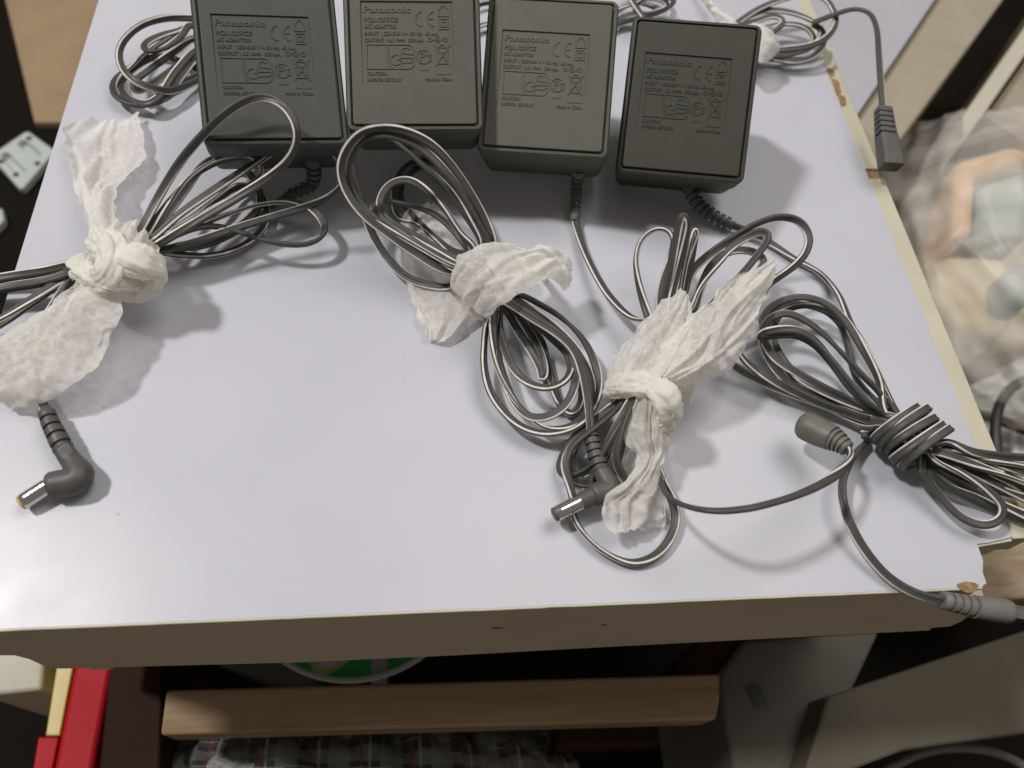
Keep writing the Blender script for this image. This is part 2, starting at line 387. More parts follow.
def tube(name, pts, radii, mats, parent=None, n=20, flat=1.0, step=None, smooth=.9, up=Vector((0, 0, 1)), at_mm=None, sq=None):
    """Round or oval sweep. radii: (fraction along, radius) stops, steps allowed (two stops at one fraction)."""
    W = [at(*p) if not isinstance(p, Vector) else p for p in pts]
    fine = catmull(W, .25) if len(W) > 2 else [W[0].lerp(W[-1], k / 200) for k in range(201)]
    acc = [0.0]
    for a, b in zip(fine, fine[1:]): acc.append(acc[-1] + (b - a).length)
    L = acc[-1]
    def pos(f):
        d = f * L; lo = 0; hi = len(acc) - 1
        while hi - lo > 1:
            mid = (lo + hi) // 2
            if acc[mid] <= d: lo = mid
            else: hi = mid
        k = (d - acc[lo]) / max(acc[hi] - acc[lo], 1e-9); return fine[lo].lerp(fine[hi], min(max(k, 0), 1))
    st = []
    for (f0, r0), (f1, r1) in zip(radii, radii[1:]):
        k = max(1, int((f1 - f0) * L / 1.0))
        for q in range(k): st.append((f0 + (f1 - f0) * q / k, r0 + (r1 - r0) * q / k))
    st.append(radii[-1])
    P = [pos(f) for f, _ in st]
    # tangents from the smooth path, not from the (possibly repeated) stations
    fr0 = frames(fine, up); fr = []
    for f, _ in st:
        d = f * L; j = min(range(0, len(acc)), key=lambda q: abs(acc[q] - d)) if len(acc) < 40 else max(0, min(len(acc) - 1, int(round(f * (len(acc) - 1)))))
        fr.append(fr0[j])
    if sq: sec = [(math.copysign(abs(x) ** sq, x), math.copysign(abs(y) ** sq, y)) for x, y in circle(n)]
    else: sec = circle(n)
    V = []; Fc = []
    for p, (t, s, nn), (_, r) in zip(P, fr, st): V += [p + s * (x * r) + nn * (y * r * flat) for x, y in sec]
    for i in range(len(P) - 1):
        for j in range(n): Fc.append((i * n + j, i * n + (j + 1) % n, (i + 1) * n + (j + 1) % n, (i + 1) * n + j))
    Fc.append(tuple(range(n - 1, -1, -1))); Fc.append(tuple(range((len(P) - 1) * n, len(P) * n)))
    return mesh(name, V, Fc, mats, parent, smooth, at_mm=at_mm)
def ribs(f0, f1, n, r0, r1, dip=.72, gap=.42):
    """radius stops of a ribbed strain relief from fraction f0 to f1"""
    out = []
    for k in range(n):
        a = f0 + (f1 - f0) * k / n; b = f0 + (f1 - f0) * (k + 1) / n; r = r0 + (r1 - r0) * (k + .5) / n
        m = a + (b - a) * (1 - gap)
        out += [(a, r), (m, r), (m + .0005, r * dip), (b - .0005, r * dip)]
    return out

def tnoise(p, sc, seed=0.0):
    return noise.noise(Vector((p[0] / sc + seed, p[1] / sc - seed * .7, p[2] / sc + seed * 1.3)))
def cloth(name, rows, parent, arch=None, folds=3, famp=1.0, crumple=1.0, seed=1.0, nu=46, nv=84, thick=.35, fray=1.1, mats='tissue', at_mm=None, pinch=None, uv=False):
    """A strip of limp sheet. rows: ((px,py,z) left edge, (px,py,z) right edge[, arch mm])."""
    R = []
    for r in rows:
        a, b = at(*r[0]), at(*r[1]); R.append(list(a) + list(b) + [r[2] if len(r) > 2 else 0.0])
    n = len(R); Q = []
    for k in range(nv + 1):
        t = k / nv * (n - 1); i = min(int(t), n - 2); u = t - i
        p0, p1, p2, p3 = R[max(i - 1, 0)], R[i], R[i + 1], R[min(i + 2, n - 1)]
        Q.append([.5 * (2 * b + (c - a) * u + (2 * a - 5 * b + 4 * c - d) * u * u + (3 * b - a - 3 * c + d) * u ** 3) for a, b, c, d in zip(p0, p1, p2, p3)])
    rc = random.Random(int(seed * 97)); CR = [(rc.random(), rc.random(), rc.uniform(-1.0, 1.0), rc.uniform(.03, .09), rc.uniform(-1.1, 1.1) * min(crumple, 1.3)) for _ in range(9)]
    grid = []
    for k, q in enumerate(Q):
        A, B, ar = Vector(q[:3]), Vector(q[3:6]), q[6]
        q2 = Q[min(k + 1, nv)]; q0 = Q[max(k - 1, 0)]
        tv = (Vector(q2[:3]) + Vector(q2[3:6]) - Vector(q0[:3]) - Vector(q0[3:6])).normalized()
        across = (B - A); w = across.length; nn = across.cross(tv)
        nn = nn.normalized() if nn.length > 1e-6 else Vector((0, 0, 1))
        if nn.z < 0: nn = -nn
        row = []
        for j in range(nu + 1):
            u = j / nu
            p = A.lerp(B, u)
            e = min(u, 1 - u)
            if fray and e < .06:
                dirn = -1 if u < .5 else 1
                p = p + across.normalized() * dirn * fray * (tnoise(p, 4.5, seed) * 1.6 + tnoise(p, 1.1, seed) * .25)
            ev = min(k, nv - k) / nv
            d = ar * math.sin(math.pi * u)
            ph = seed * 3 + 1.8 * math.sin(k / nv * 3.1 + seed)
            env = .35 + .65 * math.sin(math.pi * min(max(u, .02), .98))
            d += famp * env * (math.sin(2 * math.pi * folds * u + ph) * .6 + abs(math.sin(math.pi * folds * 1.7 * u + ph * 1.7)) * .8 - .4)
            base = A.lerp(B, u)
            r1 = tnoise(base, 9.0, seed + 11)
            d += crumple * ((1 - abs(r1) * 2.4) * .6 + (.4 - abs(tnoise(base, 6.0, seed + 5))) * .9 + (.3 - abs(tnoise(base, 2.6, seed + 2))) * .18)
            for cu, cv, ca, cw, ch in CR:
                dd = abs((u - cu) * math.cos(ca) + (k / nv - cv) * math.sin(ca))
                if dd < cw: d += ch * (1 - dd / cw)
            p = p + nn * d
            if k in (0, nv) and fray:
                p = p + tv * (fray * 1.3 * tnoise(p, 1.6, seed + 7))
            if p.z < .5 and parent is not None and -149 < p.x < 227 and p.y > 62.8: p.z = .5 + .05 * (p.z - .5) if p.z > -4 else .4
            row.append(p)
        grid.append(row)
    V = [p for r in grid for p in r]; m = nu + 1
    Fc = [(k * m + j, k * m + j + 1, (k + 1) * m + j + 1, (k + 1) * m + j) for k in range(nv) for j in range(nu)]
    uvs = [(j / nu, k / nv) for k in range(nv + 1) for j in range(nu + 1)] if uv else None
    o = mesh(name, V, Fc, mats, parent, True, uv=uvs, at_mm=at_mm)
    if thick and mats != 'tissue':
        s = o.modifiers.new('thickness', 'SOLIDIFY'); s.thickness = thick * S; s.offset = 0
    return o
def roll(name, pts, r, parent, flat=.75, k=5, seed=1.0, ends=.55, n=72, mats='bunched', amp=.10):
    """A rope of bunched tissue: creases run along it."""
    W = [at(*p) for p in pts]
    P = catmull(W, .7); fr = frames(P); V = []; Fc = []; m = len(P)
    for i, (p, (t, s, nn)) in enumerate(zip(P, fr)):
        f = i / (m - 1); e = min(f, 1 - f)
        rr = r * (ends + (1 - ends) * min(1, e / .28) ** .6) * (1 + .12 * math.sin(f * 9 + seed * 5))
        for j in range(n):
            a = 2 * math.pi * j / n
            g = 1 + amp * math.sin(k * a + f * 3.0 + seed) - amp * 1.3 * abs(math.sin((k * .5 + 1) * a - f * 2.2 + seed * 2.1)) + .07 * abs(math.sin((k + 3.5) * a + f * 5 + seed))
            q = p + s * (math.cos(a) * rr * g) + nn * (math.sin(a) * rr * g * flat)
            d = tnoise(q, 4.5, seed) * .8 + (.35 - abs(tnoise(q, 3.2, seed + 3))) * 1.3 + (.3 - abs(tnoise(q, 1.5, seed + 6))) * .5
            q = q + (q - p).normalized() * d
            if q.z < .4: q.z = .4
            V.append(q)
    for i in range(m - 1):
        for j in range(n): Fc.append((i * n + j, i * n + (j + 1) % n, (i + 1) * n + (j + 1) % n, (i + 1) * n + j))
    Fc.append(tuple(range(n - 1, -1, -1))); Fc.append(tuple(range((m - 1) * n, m * n)))
    return mesh(name, V, Fc, mats, parent, True)

# ================================================================== SETTING
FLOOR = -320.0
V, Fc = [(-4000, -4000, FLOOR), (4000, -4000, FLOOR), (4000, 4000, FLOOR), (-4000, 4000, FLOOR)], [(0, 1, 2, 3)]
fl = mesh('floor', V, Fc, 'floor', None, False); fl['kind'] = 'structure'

# ------------------------------------------------------------------ the white box-like table
table = thing('table', 'white laminated table top with cream edges and a broken front corner', 'table', (35, 300, FLOOR))
rnd = random.Random(3)
XL, XR, YF, YB = -150.0, 218.6, 62.6, 560.0
nx, ny = at(977, 544).x, at(977, 544).y
cx = at(986, 587).x
top = [(XL, YF)]
x = XL + 6
while x < cx - 4:
    top.append((x, YF - .12 + rnd.uniform(-.06, .06) + (rnd.uniform(-.5, .2) if -8 < x < 50 and rnd.random() < .5 else 0))); x += rnd.uniform(3, 8)
top += [(cx - 1.5, YF), (cx + .6, YF + 1.4), (cx + .7, YF + 5), (nx - .2, ny - 6), (nx, ny), (nx + 5, ny + .4), (XR - 3, ny + 1.6), (XR, ny + 2.2)]
y = ny + 8
while y < YB: top.append((XR + rnd.uniform(-.15, .15), y)); y += rnd.uniform(5, 11)
top += [(XR, YB), (XL, YB)]
V, Fc = prism(top, -.7, 0.0)
lam = mesh('laminate_sheet', V, Fc, 'laminate', table, False)
core = [(XL + .1, YF + .3), (cx - .9, YF + .3), (cx + 1.6, YF + 1.0), (cx + 1.6, YF + 5), (nx + .8, ny - 6), (nx + .9, ny - .9), (XR + .2, ny + .8), (XR + .2, YB), (XL + .1, YB)]
V, Fc = prism(core, -16.0, -.75)
bevel(mesh('core_board', V, Fc, 'edge', table, False), .25, 1)
lip = [(XL, YF + .25)] + [(a, b - .75) for a, b in top if b < YF + .6 and a < cx][0:] + [(cx - .6, YF + .25)]
V, Fc = prism(ccw(lip), -1.9, -.12)
bevel(mesh('front_lip', V, Fc, 'edge', table, False), .3, 2)
# bare corner: chipboard seen through the worn laminate
p = at(966, 589)
V, Fc = prism(ccw([(p.x + 3.9 * math.cos(a) * (1 + .2 * math.sin(3 * a)) + 1, p.y + .6 + 2.0 * math.sin(a)) for a in [k * math.pi / 9 for k in range(18)]]), -.2, .12)
mesh('worn_spot', V, Fc, 'chip', table, False)['label'] = 'orange brown worn spot at the corner'
# front board with its cut-away lower ends
prof = [(0, 655), (14, 655), (28, 658.5), (40, 664), (48, 667), (60, 668.3), (110, 667), (300, 662), (455, 655), (600, 647), (850, 634), (930, 630), (932, 627.5), (950, 626), (962, 621), (972, 613), (985, 598)]
P = [at_y(a, b, YF) for a, b in prof]
poly = [(XL, -2.1)] + [(XL, P[0].z)] + [(q.x, q.z) for q in P]
V = []; Fc = []
poly += [(cx + 3, -16.6), (cx - 1, -2.1)]
n = len(poly)
for yy in (YF - .2, YF + 15): V += [(a, yy, b) for a, b in poly]
Fc = [tuple(range(n)), tuple(range(2 * n - 1, n - 1, -1))] + [(i, n + i, n + (i + 1) % n, (i + 1) % n) for i in range(n)]
bevel(mesh('front_board', V, Fc, 'apron', table, False), .4, 1)
for px, py, w in ((497, 628, 2.4), (604, 625, 1.2)):
    q = at_y(px, py, YF - .3)
    V, Fc = prism([(-w, -1), (w, -.8), (w * .8, .7), (-w * .6, .8)], 0, .15)
    V = [(q.x + a, YF - .2 - c, q.z + b * 1.4) for a, b, c in V]
    mesh('nick', V, Fc, 'chip', table, False)
for nm, x0, x1, y0 in (('side_board', XL + .4, XL + 9, YF + 15.4), ('side_board', XR - 1, XR + 8, ny + 6)):
    V, Fc = prism([(x0, y0), (x1, y0), (x1, YB), (x0, YB)], -150, -16.8)
    mesh(nm, V, Fc, 'apron', table, False)
# edge strip in two pieces, a gap with bare chipboard between
gap0, gap1 = at(880, 178).y, at(872, 168).y
for a, b in ((ny + 1.6, gap0), (gap1, YB)):
    V = []; k = 0; y = a; L = []
    while y < b: L.append(y); y += rnd.uniform(6, 14)
    L.append(b)
    poly = [(XR + .5, q) for q in L][::-1] + [(XR + 8.3 + rnd.uniform(-.2, .2), q) for q in L]
    V, Fc = prism(ccw(poly), -14, -.25)
    bevel(mesh('edge_strip', V, Fc, 'edge', table, False), .5, 2)
V, Fc = prism([(XR + .3, gap0 + .3), (XR + 7.4, gap0 + .3), (XR + 7.6, gap1 - .3), (XR + .3, gap1 - .3)], -13, -1.8)
mesh('bare_edge', V, Fc, 'chip', table, False)['label'] = 'brown gap in the cream edge strip'
for px, py, l in ((833, 86, 7), (838, 100, 5), (828, 72, 4)):
    q = at(px, py); V, Fc = prism(ccw([(XR + .8, q.y - l), (XR + 4.0, q.y - l * .7), (XR + 5.2, q.y + l * .6), (XR + 1.2, q.y + l)]), -.6, -.13)
    mesh('worn_patch', V, Fc, 'chip', table, False)
for x, y0 in ((XL + 12, 100), (XR - 12, 300), (XL + 12, 500), (XR - 12, 500)):
    V, Fc = prism([(x - 9, y0 - 9), (x + 9, y0 - 9), (x + 9, y0 + 9), (x - 9, y0 + 9)], FLOOR, -17)
    bevel(mesh('leg', V, Fc, 'dwood', table, False), 1)

# ================================================================== THE FOUR ADAPTERS
WID, LEN, DEP = 50.0, 64.0, 36.0
def rrect(w, l, r, z, cx=0.0, cy=LEN / 2, n=5):
    out = []
    for qx, qy, a0 in ((1, 1, 0), (-1, 1, 90), (-1, -1, 180), (1, -1, 270)):
        for k in range(n + 1):
            a = math.radians(a0 + 90 * k / n); out.append((cx + qx * (w / 2 - r) + r * math.cos(a), cy + qy * (l / 2 - r) + r * math.sin(a), z))
    return out
def loft(rings, cap0=True, cap1=True):
    m = len(rings[0]); V = [p for r in rings for p in r]; Fc = []
    for i in range(len(rings) - 1):
        for j in range(m): Fc.append((i * m + j, i * m + (j + 1) % m, (i + 1) * m + (j + 1) % m, (i + 1) * m + j))
    if cap0: Fc.append(tuple(range(m - 1, -1, -1)))
    if cap1: Fc.append(tuple(range((len(rings) - 1) * m, len(rings) * m)))
    return V, Fc
def raw(name, V, Fc, smooth=.6):
    me = bpy.data.meshes.new(name); me.from_pydata([tuple(Vector(v) * S) for v in V], [], Fc)
    me.update()
    bm = bmesh.new(); bm.from_mesh(me); bmesh.ops.recalc_face_normals(bm, faces=bm.faces); bm.to_mesh(me); bm.free()
    if smooth: me.shade_smooth(); me.set_sharp_from_angle(angle=smooth)
    return me
# housing: lower half drawn in, a parting groove, rim rounded over
me_house = raw('housing', *loft([rrect(46.5, 56.5, 4, -DEP), rrect(48.2, 58.5, 3.6, -DEP + 1.2), rrect(49.2, 62, 3.4, -15.2), rrect(48.4, 61.2, 3.2, -15.0), rrect(48.4, 61.2, 3.2, -14.4),
     rrect(49.5, 62.9, 3.2, -14.2), rrect(49.9, 63.8, 3.0, -3.0), rrect(49.8, 63.7, 2.9, -2.0), rrect(49.2, 63.1, 2.6, -1.25), rrect(48.6, 62.5, 2.2, -.6), rrect(46.7, 60.7, 1.5, -.45), rrect(46.4, 60.4, 1.4, -.6), rrect(46.3, 60.3, 1.4, -1.7), rrect(44.0, 58.0, 1.2, -1.7)]))
# raised face panel with a sunk rectangle for the label
LX0, LX1, LY0, LY1 = -18.6, 14.8, 17.4, 49.2
def panel():
    o0 = rrect(45.0, 59.0, 1.0, -1.75, n=2); o1 = rrect(44.7, 58.7, .9, -.12, n=2); o2 = rrect(44.2, 58.2, .8, 0.0, n=2)
    V = o0 + o1 + o2; m = len(o0); Fc = []
    for i in range(2):
        for j in range(m): Fc.append((i * m + j, i * m + (j + 1) % m, (i + 1) * m + (j + 1) % m, (i + 1) * m + j))
    b = len(V); V += [(LX1, LY1, 0), (LX0, LY1, 0), (LX0, LY0, 0), (LX1, LY0, 0)]
    d = -.6; e = .12
    V += [(LX1 - e, LY1 - e, d), (LX0 + e, LY1 - e, d), (LX0 + e, LY0 + e, -.12), (LX1 - e, LY0 + e, -.12)]
    per = m // 4
    for q in range(4):
        idx = [2 * m + q * per + k for k in range(per)]
        for k in range(per - 1): Fc.append((idx[k], idx[k + 1], b + q))
        nq = (q + 1) % 4
        Fc.append((idx[-1], 2 * m + nq * per, b + nq, b + q))
        Fc.append((b + q, b + nq, b + 4 + nq, b + 4 + q))
    Fc.append((b + 4, b + 5, b + 6, b + 7))
    return V, Fc
me_panel = raw('face_panel', *panel(), smooth=0)
def label_z(y): return -.6 + (.48) * (LY1 - y) / (LY1 - LY0)
def lab(u, v): return (LX0 + u, LY1 - v)      # label coordinates, mm right and down from its corner
def text_mesh(name, body, u, v, h, width, bold=0.0, rise=.30):
    c = bpy.data.curves.new(name, 'FONT'); c.body = body; c.size = 1.0; c.extrude = .5; c.offset = bold; c.resolution_u = 2
    o = bpy.data.objects.new(name, c); COL.objects.link(o)
    dg = bpy.context.evaluated_depsgraph_get(); me = bpy.data.meshes.new_from_object(o.evaluated_get(dg))
    COL.objects.unlink(o); bpy.data.objects.remove(o); bpy.data.curves.remove(c)
    xs = [q.co.x for q in me.vertices]; x0, x1 = min(xs), max(xs)
    X, Y = lab(u, v)
    for q in me.vertices:
        px = X + (q.co.x - x0) / (x1 - x0) * width; py = Y + q.co.y * h / .72
        q.co = Vector((px, py, label_z(py) - .05 + (rise + .05 if q.co.z > 0 else 0))) * S
    me.materials.clear(); me.name = name
    return me
def strokes(name, lines, w=.42, rise=.30):
    V = []; Fc = []
    for L in lines:
        pts = [Vector(lab(*q)) for q in L]; closed = (pts[0] - pts[-1]).length < 1e-6 and len(pts) > 2
        if closed: pts = pts[:-1]
        n = len(pts); b = len(V)
        for i in range(n):
            a = pts[i - 1] if (i > 0 or closed) else pts[i]; c = pts[(i + 1) % n] if (i < n - 1 or closed) else pts[i]
            d1 = (pts[i] - a); d2 = (c - pts[i])
            d1 = d1.normalized() if d1.length > 1e-9 else d2.normalized(); d2 = d2.normalized() if d2.length > 1e-9 else d1
            t = (d1 + d2); t = t.normalized() if t.length > 1e-6 else d1
            nn = Vector((-t.y, t.x)) * (w / 2 / max(.5, t.dot(d1)))
            for q in (pts[i] + nn, pts[i] - nn):
                z = label_z(q.y); V += [(q.x, q.y, z - .05), (q.x, q.y, z + rise)]
        for i in range(n if closed else n - 1):
            A = b + 4 * i; B = b + 4 * ((i + 1) % n)
            Fc += [(A + 1, B + 1, B + 3, A + 3), (A, B, B + 1, A + 1), (A + 3, B + 3, B + 2, A + 2)]
        if not closed:
            A = b; Fc.append((A, A + 1, A + 3, A + 2)); A = b + 4 * (n - 1); Fc.append((A + 2, A + 3, A + 1, A))
    return raw(name, V, Fc, smooth=0)
def arc(cx, cy, r, a0, a1, n=12, ry=None):
    ry = ry or r
    return [(cx + r * math.cos(math.radians(a0 + (a1 - a0) * k / n)), cy - ry * math.sin(math.radians(a0 + (a1 - a0) * k / n))) for k in range(n + 1)]
def boxl(x0, y0, x1, y1): return [(x0, y0), (x1, y0), (x1, y1), (x0, y1), (x0, y0)]
LETTER = [
 text_mesh('maker_name', 'Panasonic', 1.1, 4.2, 2.5, 17.0, .022),
 text_mesh('lettering', 'PQLV207CE', 1.3, 7.75, 1.75, 12.0, .012),
 text_mesh('lettering', 'AC ADAPTOR', 1.3, 10.25, 1.6, 11.6, .012),
 text_mesh('lettering', 'INPUT  : 220-240 V ~ 50 Hz  45 mA', 1.3, 12.9, 1.5, 26.6, .008),
 text_mesh('lettering', 'OUTPUT : 6.5 V        500 mA', 1.3, 15.4, 1.5, 21.2, .008),
 text_mesh('lettering', 'CAUTION', 1.8, 28.1, 1.35, 7.0, .01),
 text_mesh('lettering', 'INDOOR USE ONLY', 1.8, 30.4, 1.35, 12.6, .01),
 text_mesh('lettering', 'Made in China', 22.8, 30.2, 1.4, 9.6, .01),
 strokes('direct_current_symbol', [[(13.2, 14.5), (15.6, 14.5)], [(13.2, 15.1), (13.8, 15.1)], [(14.1, 15.1), (14.7, 15.1)], [(15.0, 15.1), (15.6, 15.1)]], .22),
 strokes('conformity_mark', [arc(22.6, 6.4, 2.9, 100, 260), arc(27.0, 6.4, 2.9, 100, 260), [(24.1, 6.4), (26.3, 6.4)]], .62),
 strokes('house_symbol', [[(28.3, 5.4), (28.3, 2.9), (30.1, .9), (31.9, 2.9), (31.9, 5.4), (28.3, 5.4)]]),
 strokes('double_square_symbol', [boxl(28.3, 6.5, 31.7, 10.4), boxl(29.2, 7.5, 30.8, 9.4)], .38),
 strokes('polarity_symbol', [arc(24.9, 14.4, .75, 0, 360, 10), [(25.7, 14.4), (26.7, 14.4)], arc(27.7, 14.4, 1.0, 60, 330, 10), arc(27.7, 14.4, .35, 0, 360, 8), [(28.8, 14.4), (29.6, 14.4)], arc(30.4, 14.4, .75, 0, 360, 10)], .28),
 strokes('safety_mark', [[(1.8, 16.4), (16.6, 16.4)] + arc(16.6, 18.6, 2.2, 90, 0, 6) + arc(16.6, 23.4, 2.2, 0, -90, 6) + [(1.8, 25.6), (1.8, 16.4)], [(9.4, 16.4), (9.4, 22.6), (10.2, 24.6), (11.6, 25.6)],
    arc(12.2, 22.2, 1.9, 75, 330, 10) + [(13.9, 22.0), (12.6, 22.0)], [(17.4, 18.2), (16.2, 17.4), (14.6, 18.0), (14.8, 19.6), (18.4, 20.2)], [(14.0, 21.4), (18.6, 21.4)], [(14.0, 20.0), (14.0, 25.4)], [(14.2, 23.2), (17.6, 23.2), (18.6, 22.0)]], .42),
 strokes('approval_mark', [arc(22.4, 21.0, 2.6, 50, 330, 14), [(21.2, 22.6), (21.2, 19.6), (22.6, 19.6), (22.6, 21.0), (21.2, 21.0)], [(23.4, 20.4), (25.2, 20.4)], [(24.2, 20.4), (24.2, 22.6)], [(25.0, 21.2), (25.0, 22.8)]], .38),
 strokes('mark_caption', [[(20.9, 25.9), (24.1, 25.9)]], .75, .2),
 strokes('crossed_bin_symbol', [[(27.0, 17.4), (27.6, 23.6), (30.8, 23.6), (31.4, 17.4), (27.0, 17.4)], [(26.6, 24.6), (32.2, 16.2)], [(26.4, 16.4), (32.0, 24.6)], [(28.2, 16.5), (30.2, 16.5)], [(28.2, 19.4), (30.2, 19.4)], [(28.3, 21.2), (30.1, 21.2)]], .36),
 strokes('bar_symbol', [[(26.8, 27.3), (32.2, 27.3)]], 1.0, .2),
]
for me in LETTER: me.materials.clear()
me_pin = raw('pin', *loft([[(2.4 * math.cos(a) * k, 2.4 * math.sin(a) * k, z) for a in [j * math.pi / 8 for j in range(16)]] for k, z in ((1, 0), (1, -16.5), (.85, -18.4), (.45, -19.0))]), smooth=.7)
POSE = {  # middle of the front top edge (mm), yaw, tilt, roll in degrees
 'a': ((-48.6, 225.6, 41), 6.2, 27.0, 5.6), 'b': ((2.0, 233.4, 43), 1.7, 30.5, -3.5),
 'c': ((51.5, 230.2, 36), -5.7, 29.0, -7.1), 'd': ((108.5, 225.0, 31), -7.6, 32.7, -8.4)}
ADAPT = {}
def adapter(key, label, shade='housing'):
    loc, yaw, tilt, rl = POSE[key]
    root = thing('ac_adapter', label, 'power adapter', (loc[0], loc[1], 0), 'adapters in a row on the white table')
    R = Matrix.Rotation(math.radians(yaw), 4, 'Z') @ Matrix.Rotation(math.radians(tilt), 4, 'X') @ Matrix.Rotation(math.radians(rl), 4, 'Y')
    R = R @ Matrix.Diagonal((1.045, 1.0, 1.0, 1.0))
    mw = Matrix.Translation(Vector((0, 0, loc[2])) * S) @ R
    def put(name, me, m, par, extra=Matrix.Identity(4)):
        o = bpy.data.objects.new(name, me); COL.objects.link(o)
        if not me.materials: me.materials.append(M[m])
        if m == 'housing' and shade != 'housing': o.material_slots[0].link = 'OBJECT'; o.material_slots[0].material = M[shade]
        o.parent = par
        o.matrix_local = (mw @ extra) if par is root else extra
        return o
    put('housing', me_house, 'housing', root)
    pn = put('face_panel', me_panel, 'housing', root)
    for me in LETTER: put(me.name.split('.')[0], me, 'housing', pn)
    for sx in (-9.5, 9.5): put('pin', me_pin, 'metal', root, Matrix.Translation(Vector((sx, 47, -DEP)) * S))
    ADAPT[key] = (root, Matrix.Translation(Vector((loc[0], loc[1], loc[2]))) @ R)
    return root
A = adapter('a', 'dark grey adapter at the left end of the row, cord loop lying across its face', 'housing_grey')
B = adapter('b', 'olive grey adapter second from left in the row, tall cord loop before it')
C = adapter('c', 'olive grey adapter third in the row, straight cord boot below it')
D = adapter('d', 'adapter in painted shade at the right end of the row, turned clockwise, whole face visible', 'housing_shaded')
def local(key, x, y, z): return ADAPT[key][1] @ Vector((x, y, z))


# ------------------------------------------------------------------ cords: one continuous run each, back and forth through its tie
def jig(pts, d, dz, seed):
    r = random.Random(seed); return [(x + r.uniform(-d, d), y + r.uniform(-d, d), max(1.2, z + r.uniform(-dz, dz))) for x, y, z in pts]
def boot_path(key, x, y, z, pts): return [local(key, x, y, z)] + [at(*p) for p in pts]
def plug_L(parent, boot, elbow, nose, tip_z=None, r_boot=3.2, r_body=4.6, cm='boot', tip='yellow', nose_frac=.42, grip=True):
    """right-angled barrel plug; boot/elbow/nose are (px,py,z) points along it"""
    body = tube('plug', [boot[-1], elbow, nose[0]], [(0, r_boot * .98), (.25, r_boot * 1.1), (.5, r_body * 1.02), (.66, r_body * 1.06), (.95, r_body * .98), (.985, r_body * .86), (1, r_body * .6)], cm, parent, n=24)
    tube('plug_boot', boot, [(0, r_boot * .72)] + ribs(.04, .92, 4 if grip else 5, r_boot * .86, r_boot * 1.08, .74, .36) + [(.93, r_boot * 1.08), (1, r_boot * 1.02)], cm, body, n=24)
    a, b = at(*nose[0]), at(*nose[1])
    tube('barrel', [a, a.lerp(b, .5), b], [(0, 2.7), (.93, 2.72), (.955, 2.6), (1, 2.55)], 'metal', body, n=28)
    d = (b - a).normalized()
    tube('barrel_tip', [b, b + d * .5, b + d * 1.0], [(0, 2.5), (.6, 2.45), (.9, 2.1), (1, 1.4)], tip, body, n=24)
    return body

# --- bundle 1: left adapter
def thru1(s):
    r = random.Random(s); return [(128 + r.uniform(-6, 6), 252 + r.uniform(-7, 7), 16 + r.uniform(-4, 5)), (98 + r.uniform(-5, 5), 262 + r.uniform(-5, 5), 15 + r.uniform(-4, 4))]
bA = boot_path('a', 13, 4, -25, [(312, 183, 7), (300, 190, 5), (286, 196, 4)])
tube('strain_relief', bA, [(0, 3.2)] + ribs(.08, .97, 8, 3.4, 2.5, .66, .4) + [(1, 2.0)], 'boot', A, n=20)
LOOP_A = [(142, 228, 22), (158, 198, 27), (178, 165, 36), (200, 138, 45), (222, 116, 52), (243, 102, 55), (262, 97, 56), (280, 103, 56), (293, 119, 54), (297, 137, 50), (291, 155, 44), (274, 173, 37), (240, 196, 30), (196, 222, 24), (158, 244, 20)]
LOOP_D = [(150, 240, 21), (180, 214, 24), (220, 186, 27), (256, 163, 28), (282, 149, 28), (306, 145, 27), (326, 150, 26), (339, 165, 23), (340, 182, 20), (328, 196, 16), (308, 206, 12), (272, 217, 12), (236, 228, 13), (190, 243, 16), (158, 251, 16)]
LOOP_E = [(152, 245, 16), (184, 232, 15), (220, 217, 14), (258, 205, 13), (290, 202, 12), (313, 210, 11), (325, 226, 11), (322, 237, 11), (311, 243, 11), (294, 245, 11), (262, 240, 12), (234, 230, 13), (206, 226, 15), (164, 238, 18)]
LOOP_B = [(148, 236, 16), (164, 218, 15), (184, 192, 13), (202, 167, 11), (217, 158, 9), (234, 160, 8), (248, 172, 6), (258, 188, 5), (260, 204, 5), (248, 219, 6), (220, 234, 8), (180, 246, 11), (156, 252, 13)]
LOOP_F = [(150, 250, 12), (176, 254, 8), (206, 256, 5), (234, 250, 4), (256, 237, 3.5), (266, 222, 3.5), (266, 204, 3.5), (256, 190, 4), (240, 186, 6), (216, 200, 9), (184, 224, 13), (156, 240, 16)]
LOOP_G = [(148, 232, 20), (166, 206, 24), (190, 178, 27), (222, 160, 28), (252, 158, 27), (262, 172, 22), (246, 190, 20), (210, 212, 19), (168, 236, 18)]
def left_loop(k, y1, y2, ext, z):
    return [(80, 264 + k, 15), (46, 270 + y1, z + 3), (10, 276 + y1, z), (-30, 284 + y1, z - 1), (-62 - ext, 302 + .5 * (y1 + y2), z - 1), (-64 - ext, 326 + .5 * (y1 + y2), z - 2), (-36, 336 + y2, z - 2), (-2, 322 + y2, z - 3), (36, 297 + y2, z), (76, 272 + k, 13)]
seq = [(286, 196, 4), (272, 206, 3), (244, 228, 5), (200, 247, 10), (160, 250, 13)]
s = 0
for lp, lf in ((LOOP_A, (-2, 0, 0, 0, 13)), (LOOP_D, (1, 6, 3, 14, 10)), (LOOP_E, (2, 9, 28, 4, 8)), (LOOP_B, (0, 3, 40, 18, 6)), (LOOP_F, (3, 12, 44, 8, 9)), (LOOP_G, (4, 10, 0, 20, 11))):
    s += 1; t = thru1(s)
    seq += t + left_loop(*lf) + thru1(s + 50)[::-1] + lp
seq += thru1(99) + [(82, 284, 9), (62, 312, 6), (44, 345, 4), (37, 378, 4), (40, 396, 5), (47, 414, 7)]
cord('cord', seq, A, seed=1)
